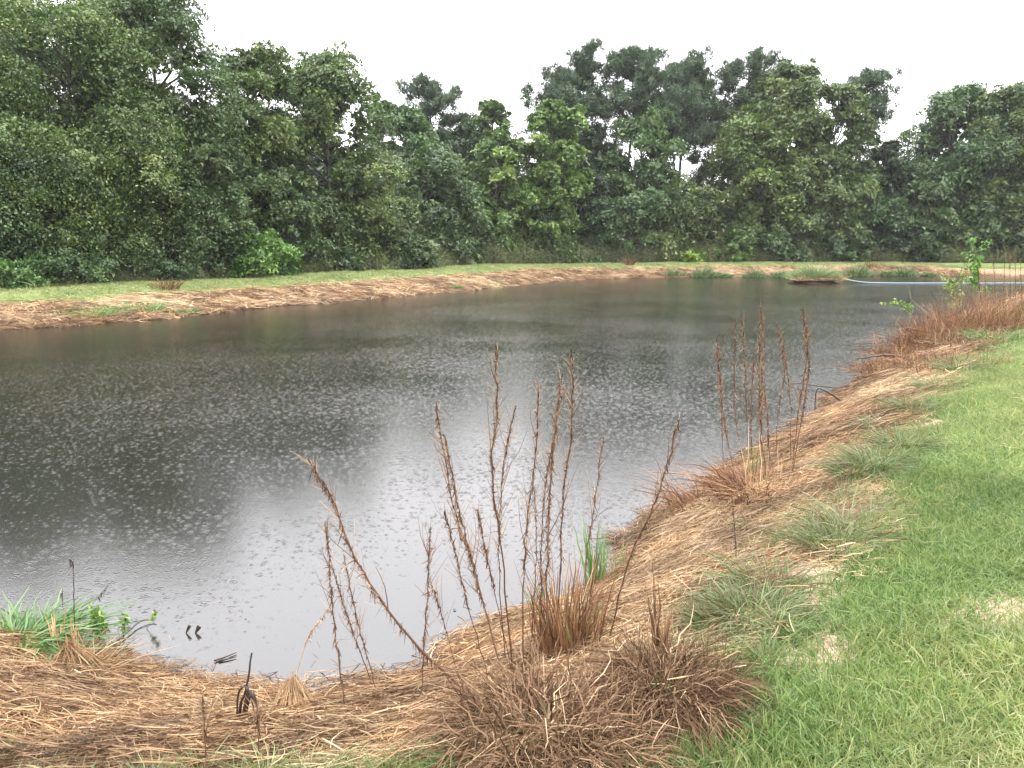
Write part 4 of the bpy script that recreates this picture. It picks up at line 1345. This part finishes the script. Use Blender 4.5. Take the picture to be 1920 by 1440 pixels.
# clumps, mounds, cones and tussocks; L in metres
BIG = [
    ('reed_clump', 'brown reed clump with a few green blades behind the foreground mounds', 'reeds', (1065, 1232), 'rust', [
        dict(n=300, base_r=.15, L=(.15, .58), lean=.13, droop=.2, W=.0065, tint=(.5, .25)),
        dict(n=18, base_r=.10, L=(.3, .6), lean=.1, droop=.15, W=.007, tint=(.6, .2), mat='hay', part='pale_blades'),
        dict(n=9, base_r=.10, L=(.2, .42), lean=.3, droop=.25, W=.018, tint=(.7, .2), mat='green', part='green_blades')], None),
    ('reed_clump', 'short pointed brown reed bundle behind the right mound', 'reeds', (1237, 1262), 'rust', [
        dict(n=60, base_r=.03, L=(.12, .42), lean=.06, droop=.08, W=.008, tint=(.6, .25))], None),
    ('grass_mound', 'grey brown slumped grass mound at the bottom centre', 'dead grass mound', (1010, 1400), 'grey', [
        dict(n=2000, base_r=.24, L=(.22, .46), lean=.18, droop=1.75, ob=.40, W=.0046, tint=(.45, .27), K=8, jit=.35),
        dict(n=90, base_r=.2, L=(.15, .3), lean=.4, droop=.8, ob=.5, W=.0045, tint=(.9, .12), K=6, jit=.5)], None),
    ('grass_mound', 'dark brown rounded grass mound beside the lawn corner', 'dead grass mound', (1245, 1325), 'grey', [
        dict(n=1700, base_r=.17, L=(.22, .44), lean=.15, droop=1.8, ob=.42, W=.0043, tint=(.32, .24), K=8, jit=.35),
        dict(n=50, base_r=.12, L=(.15, .3), lean=.3, droop=1., ob=.5, W=.0042, tint=(.8, .15), K=6, jit=.5)], None),
    ('grass_mound', 'small dark mound joining the rounded mound to the lawn', 'dead grass mound', (1340, 1290), 'grey', [
        dict(n=600, base_r=.10, L=(.1, .24), lean=.2, droop=1.7, ob=.45, W=.0042, tint=(.35, .22), K=6)], None),
    ('grass_mound', 'grey brown mound cut by the bottom edge of the photo', 'dead grass mound', (1120, 1425), 'grey', [
        dict(n=1100, base_r=.18, L=(.16, .34), lean=.2, droop=1.7, ob=.42, W=.0046, tint=(.5, .25), K=6)], None),
    ('hay_cone', 'pointed straw cone at the waterline left of the stalks', 'straw heap', (552, 1345), 'hay', [
        dict(n=420, base_r=.14, L=(.16, .22), lean=.25, droop=.6, W=.004, tint=(.6, .22), K=5, apex=(0, 0, .21)),
        dict(n=200, base_r=.17, L=(.06, .16), lean=.5, droop=1.0, W=.004, tint=(.5, .22), K=5)], None),
    ('hay_cone', 'straw heap around the foot of the hooked black stalk', 'straw heap', (135, 1268), 'hay', [
        dict(n=420, base_r=.2, L=(.10, .24), lean=.5, droop=1.0, W=.0042, tint=(.5, .24), K=5),
        dict(n=420, base_r=.2, L=(.2, .3), lean=.5, droop=1.0, W=.0042, tint=(.45, .24), K=5, apex=(0, 0, .2)),
        dict(n=26, base_r=.03, L=(.2, .38), lean=.05, droop=.05, W=.010, tint=(.55, .25), part='broken_stems')], None),
    ('reed_stub', 'pale broken reed stub left of the hooked black stalk', 'reeds', (108, 1245), 'hay', [
        dict(n=14, base_r=.02, L=(.2, .34), lean=.1, droop=.05, W=.010, tint=(.7, .2))], None),
    ('water_grass', 'lush green grass growing in the water at the lower left', 'grass', (28, 1218), 'green', [
        dict(n=560, base_r=.24, L=(.12, .34), lean=.55, droop=1.1, W=.011, tint=(.45, .28), K=7)], None),
    ('water_grass', 'green reed shoot standing in the water behind the foreground stalks', 'reeds', (1115, 1095), 'green', [
        dict(n=46, base_r=.07, L=(.25, .66), lean=.07, droop=.1, W=.010, tint=(.5, .25), K=6)], None),
    ('water_grass', 'thin yellow green sprouts in the water right of the green reed shoot', 'grass', (1145, 1085), 'sedge', [
        dict(n=120, base_r=.16, L=(.1, .32), lean=.3, droop=.35, W=.0035, tint=(.75, .2), K=5)], None),
    ('water_grass', 'small green shoot in the water left of the brown reed clump', 'grass', (1012, 1135), 'green', [
        dict(n=22, base_r=.04, L=(.08, .22), lean=.3, droop=.3, W=.009, tint=(.5, .2), K=5)], None),
    ('dead_tussock', 'half sunk brown tuft in the water beside the long right leaning stalk', 'dead grass', (1178, 1015), 'grey', [
        dict(n=190, base_r=.14, L=(.05, .16), lean=.8, droop=.9, W=.005, tint=(.5, .25), K=5)], None),
    ('dead_tussock', 'brown tangled tuft at the waterline left of the second stalk clump', 'dead grass', (1318, 955), 'rust', [
        dict(n=260, base_r=.3, L=(.15, .5), lean=.5, droop=.7, W=.006, tint=(.45, .25), K=6)], None),
    ('dead_tussock', 'dark straw tuft around the feet of the second stalk clump', 'dead grass', (1420, 930), 'rust', [
        dict(n=700, base_r=.36, L=(.15, .4), lean=.45, droop=.8, W=.006, tint=(.4, .25), K=5),
        dict(n=20, base_r=.2, L=(.3, .6), lean=.1, droop=.1, W=.007, tint=(.7, .15), mat='hay', part='pale_blades')], None),
    ('green_tuft', 'yellow green blades on the water side of the second stalk clump', 'grass', (1412, 905), 'sedge', [
        dict(n=26, base_r=.08, L=(.2, .5), lean=.1, droop=.1, W=.008, tint=(.8, .1), K=5)], None),
]
TUSS = [(1590, 1010, .38, 'grey green tussock spilling over the straw right of the black twig'), (1560, 1035, .3, 'broad pale green tussock just below the spilling one'),
        (1505, 1030, .22, 'small tussock at the straw side of the pale green one'), (1440, 1110, .3, 'tussock left of the bare sandy hollow'),
        (1400, 1165, .26, 'dry streaked tussock above the small dark mound'), (1640, 880, .34, 'dark hollow tussock midway along the bank'),
        (1600, 895, .28, 'brownish tussock on the straw side of the hollow tussock'), (1690, 845, .36, 'pale tussock left of the upper sandy spot'),
        (1710, 775, .36, 'feathery tussock above the upper sandy spot'), (1760, 735, .4, 'wide pale tussock near the dead branches'),
        (1800, 700, .4, 'far pale tussock below the brown thicket'), (1345, 1180, .2, 'thin tussock among straw right of the reed bundle'),
        (1655, 810, .26, 'small dark tussock in the straw left of the feathery tussock'), (1455, 1150, .16, 'low tussock below the bare sandy hollow')]
for k, (px, py, L_, lab) in enumerate(TUSS):
    BIG.append(('grass_tussock', lab, 'grass tussock', (px, py), 'sedge', [
        dict(n=360, base_r=L_ * .5, L=(L_ * .35, L_ * .95), lean=.45, droop=.8, W=.0048, tint=(.72, .22), K=6),
        dict(n=90, base_r=L_ * .45, L=(L_ * .3, L_ * .8), lean=.6, droop=.9, W=.0045, tint=(.08, .08), K=5)], 'grass tussocks along the lawn edge'))
for k, (px, py, n, L_, mt, lab) in enumerate([
        (1715, 672, 420, .55, 'rust', 'leftmost rusty tangle of the right thicket overhanging the water'),
        (1760, 655, 520, .75, 'rust', 'dense rusty dead brush at the foot of the sapling'),
        (1800, 640, 520, .85, 'rust', 'tall rusty brush behind the green tuft'),
        (1845, 625, 460, .9, 'rust', 'rusty brush under the tall thicket stalks'),
        (1890, 615, 420, .9, 'rust', 'rusty brush at the right edge of the photo'),
        (1825, 655, 380, .45, 'grey', 'low dark dead grass in front of the right thicket'),
        (1680, 700, 380, .4, 'rust', 'flattened reddish straw heap at the left tip of the thicket'),
        (1780, 690, 300, .3, 'rust', 'low brown straw heap between thicket and pale tussocks')]):
    BIG.append(('dead_brush', lab, 'dead brush', (px, py), mt, [
        dict(n=int(n * .9), base_r=.75, L=(L_ * .4, L_ * 1.25), lean=.14, droop=.18, W=.008, tint=(.55, .27), K=6, jit=1.1),
        dict(n=int(n * .8), base_r=.8, L=(L_ * .3, L_ * .8), lean=.7, droop=1.0, W=.009, tint=(.4, .27), K=6, jit=1.0)], 'dead brush of the right thicket'))
BIG.append(('green_tuft', 'green tuft growing out of the low dark grass by the right lawn', 'grass', (1870, 645), 'green',
            [dict(n=160, base_r=.4, L=(.2, .5), lean=.5, droop=.6, W=.014, tint=(.5, .2), K=5)], None))
for k, (nm_, lab, cat, pxy, mt, sets, gp) in enumerate(BIG):
    clump(nm_, lab, cat, hit(*pxy), sets, mt, 800 + k, gp)


# leafy saplings and sprigs
def sapling(name, label, cat, pxs, leafn, ls, col, seed, spread, rad=.012, asp=1.9, mat='leaf', group=None, nst=1):
    r = np.random.default_rng(seed)
    b0 = hit(*pxs[0])
    ctl = [b0 * 0] + [at_y(a_, b_, b0[1]) - b0 for a_, b_ in pxs[1:]]
    root = empty(name, b0, label, cat, group)
    cv = curve_pts(ctl, 14)
    sb, lf = MB(), MB()
    sb.tube(cv, np.linspace(rad, rad * .3, 14), 6, .5)
    C, N = [], []
    for k in range(18):
        s0 = cv[r.integers(5, 14)]
        e_ = s0 + rdir(r, 1)[0] * spread * r.uniform(.4, 1) + [0, 0, spread * .35]
        tw = curve_pts([s0, (s0 + e_) / 2 + [0, 0, .03], e_], 5)
        sb.tube(tw, np.linspace(rad * .3, rad * .1, 5), 4, .5)
        m_ = leafn // 18
        ti = r.uniform(.3, 1, m_)
        C.append(s0 + (e_ - s0) * ti[:, None] + r.normal(0, spread * .10, (m_, 3)))
    C = np.concatenate(C)
    leaves(lf, r, C, r.normal(0, .7, (len(C), 3)) + [0, 0, .7], ls, np.clip(r.normal(.6, .25, len(C)), 0, 1), asp)
    obj('stem', sb.mesh('stem', True), M['stem'], root)
    o = obj('leaves', lf.mesh('leaves'), M[mat], root); o.color = (*col, 1); o['kind'] = 'stuff'
    return root


sapling('sapling', 'sapling with sparse pale green leaves over the right thicket', 'sapling', [(1795, 628), (1792, 590), (1788, 545), (1806, 500)], 260, .085, (2.6, 2.3, 1.9), 41, .42)
sapling('sapling', 'taller soft green young tree behind the pale sapling', 'sapling', [(1845, 590), (1838, 550), (1832, 500), (1825, 458)], 700, .09, (1.5, 2.0, 1.2), 42, .5, rad=.02)
sapling('leafy_branch', 'leafy green branch hanging just over the water left of the thicket', 'branch', [(1735, 640), (1712, 590), (1690, 575), (1664, 570)], 200, .07, (2.2, 2.3, 1.2), 43, .22, rad=.008)
sapling('water_sprig', 'light green willowy sprig in the water right of the hooked stalk', 'water plant', [(188, 1222), (186, 1195), (182, 1175), (178, 1160)], 360, .05, (2.2, 2.3, 1.5), 44, .10, asp=5., rad=.003)
sapling('water_sprig', 'small light green sprig right of the willowy one', 'water plant', [(232, 1200), (232, 1185), (233, 1172), (236, 1162)], 140, .045, (2.2, 2.3, 1.5), 45, .055, asp=5., rad=.0025)
sapling('water_sprig', 'tiny sprig on the tip of the fallen stick', 'water plant', [(275, 1180), (282, 1168), (288, 1158), (291, 1150)], 24, .03, (3., 3.2, 1.8), 46, .03, rad=.002)


# fallen sticks and dead branches
def sticks(name, label, cat, lines, rad, seed, mat='black', group=None, lift=.02, leafn=0):
    r = np.random.default_rng(seed)
    root = None
    for ln in lines:
        pts = []
        for a_ in ln:
            q_ = hit(a_[0], a_[1])
            if not pts: Yb = q_[1]
            elif len(a_) > 2: q_ = at_y(a_[0], a_[1], Yb + a_[2])
            pts.append(q_ + [0, 0, lift])
        if root is None:
            root = empty(name, pts[0], label, cat, group); o0 = pts[0]
        cv = curve_pts(pts, 14) - o0
        cv += r.normal(0, rad * .5, cv.shape) * min(1, np.linalg.norm(cv[-1] - cv[0]) / 1.2)
        mb_ = MB(); mb_.tube(cv, np.linspace(rad, rad * .4, 14), 6, r.uniform(.2, .8))
        obj('stick', mb_.mesh('stick', True), M[mat], root)
    return root


sticks('fallen_stick', 'long dark stick slanting into the water from the lower left straw', 'stick', [[(180, 1262), (215, 1215), (262, 1175), (293, 1168)], [(215, 1218), (232, 1205)]], .008, 51)
sticks('fallen_stick', 'short wet stick at the waterline under the willowy sprig', 'stick', [[(188, 1258), (212, 1240), (250, 1222)]], .013, 52)
sticks('floating_twig', 'dark forked twig floating alone below the open water', 'twig', [[(402, 1242), (425, 1237), (444, 1229)], [(410, 1242), (430, 1239), (444, 1236)]], .006, 53, lift=.008)
# sodden leaf scrap
q = hit(357, 1190)
rt = empty('dead_leaf', q, 'curled black dead leaves poking from the water left of the floating twig', 'dead leaf')
for k, (dx, w_, hh) in enumerate(((-.03, .022, .055), (.03, .03, .05))):
    r = np.random.default_rng(60 + k); mb = MB()
    s = np.linspace(0, 1, 7)
    P = np.stack([dx + .03 * np.sin(s * 2.5), .01 * s, hh * np.sin(s * 2.6) - .005], -1)[None]
    mb.ribbons(P, (w_ * np.sin(np.pi * (s * .9 + .07)))[None], np.array([.4]), np.array([[.2, 1., .3]]), r)
    obj('leaf', mb.mesh('leaf'), M['black'], rt)
sticks('dead_branch', 'dark dead branch reaching over the water below the right thicket', 'dead branch',
       [[(1730, 690), (1690, 678, .1), (1650, 676, .2), (1608, 680, .3)], [(1700, 690), (1665, 690), (1635, 684, .1)], [(1690, 702), (1650, 708), (1612, 716)]], .024, 54, mat='black', lift=.08)
sticks('dead_branch', 'long thin dead branch trailing in the water above the hooked stem', 'dead branch',
       [[(1722, 698), (1660, 718), (1600, 728), (1545, 732), (1480, 724)], [(1640, 722), (1600, 738), (1560, 748)]], .022, 55, mat='black', lift=.05)
sticks('dead_branch', 'bent dead stem hooking down over the water at the bank', 'dead branch',
       [[(1582, 760), (1560, 742, .05), (1535, 731, .1), (1529, 745, .1), (1528, 772, .1)]], .017, 56, mat='black')
sticks('dead_branch', 'thin arching dead stem left of the second stalk clump', 'dead branch',
       [[(1375, 925), (1345, 890, .1), (1305, 876, .1), (1262, 873, .1)], [(1345, 905), (1320, 930, .1), (1290, 968, -.1)]], .006, 57, mat='stem')
sticks('black_weed', 'black wilted weed collapsed on the straw left of the hay cone', 'dead plant',
       [[(447, 1372), (452, 1320, 0), (462, 1290, 0), (472, 1225, 0)], [(455, 1372), (470, 1300, 0), (485, 1330, 0), (505, 1375, 0), (520, 1392, 0)],
        [(450, 1374), (464, 1292, 0), (447, 1300, 0), (444, 1368, 0)], [(452, 1370), (462, 1330, 0), (470, 1295, 0), (480, 1370, -.05)]], .008, 58, mat='black', lift=.0)
sticks('fallen_stick', 'long brown cane lying across the two grass mounds', 'stick', [[(1010, 1330, 0), (1080, 1325, 0), (1150, 1338, 0), (1230, 1347, 0)]], .004, 59, mat='stem')

# floating straw scraps near the shore
x, y = wedge(int(area(2.5, 12) * 130), 2.5, 12)
z, d, p = ground(x, y, True)
keep = (d < 0) & (rng.random(len(x)) < np.exp(d / .28) * .8)
x, y, d = x[keep], y[keep], d[keep]
C_float = source('straw_scrap', [lying_straw(130 + s, 9, (.06, .26), .003, .12, .0) for s in range(4)], M['straw'])
scatter('floating_straw', C_float, np.stack([x, y, 0 * x - .006], -1), np.stack([0 * x, 0 * x, rng.uniform(0, 6.28, len(x))], -1),
        np.stack([x * 0 + 1, x * 0 + 1, x * 0 + .25], -1), np.clip(.25 + rng.normal(0, .15, len(x)), 0, 1),
        'loose wet straw scraps floating along the near waterline', 'straw')

# specks of leaf and bark drifting off the near bank
r = np.random.default_rng(77)
x, y = wedge(900, 3.5, 14)
z, d, p = ground(x, y, True)
k = (d < -.05) & (r.random(len(x)) < np.exp(d / .9) * .5 + .012)
mb = MB()
C = np.stack([x[k], y[k], np.full(k.sum(), .006)], -1)
leaves(mb, r, C, np.tile([0, 0, 1.], (len(C), 1)) + r.normal(0, .15, (len(C), 3)), .022, r.random(len(C)))
tag(obj('floating_debris', mb.mesh('floating_debris'), M['black']), 'dark leaf specks floating off the near bank', 'debris', kind='stuff')

# ------------------------------------------------------------------ rain haze
m, t, out = new_mat('rain_haze')
v = node(t, 'ShaderNodeVolumePrincipled')
v.inputs['Color'].default_value = (.95, .97, 1, 1)
v.inputs['Density'].default_value = HAZE
t.links.new(v.outputs[0], out.inputs['Volume'])
V = np.array([[sx * 960, sy * 960, z_] for sx in (-1, 1) for sy in (-1, 1) for z_ in (-2.5, 48)])
hz = obj('haze', raw_mesh('haze', V, np.array([[0, 1, 3, 2], [4, 6, 7, 5], [0, 4, 5, 1], [2, 3, 7, 6], [0, 2, 6, 4], [1, 5, 7, 3]])), m)
tag(hz, kind='stuff')
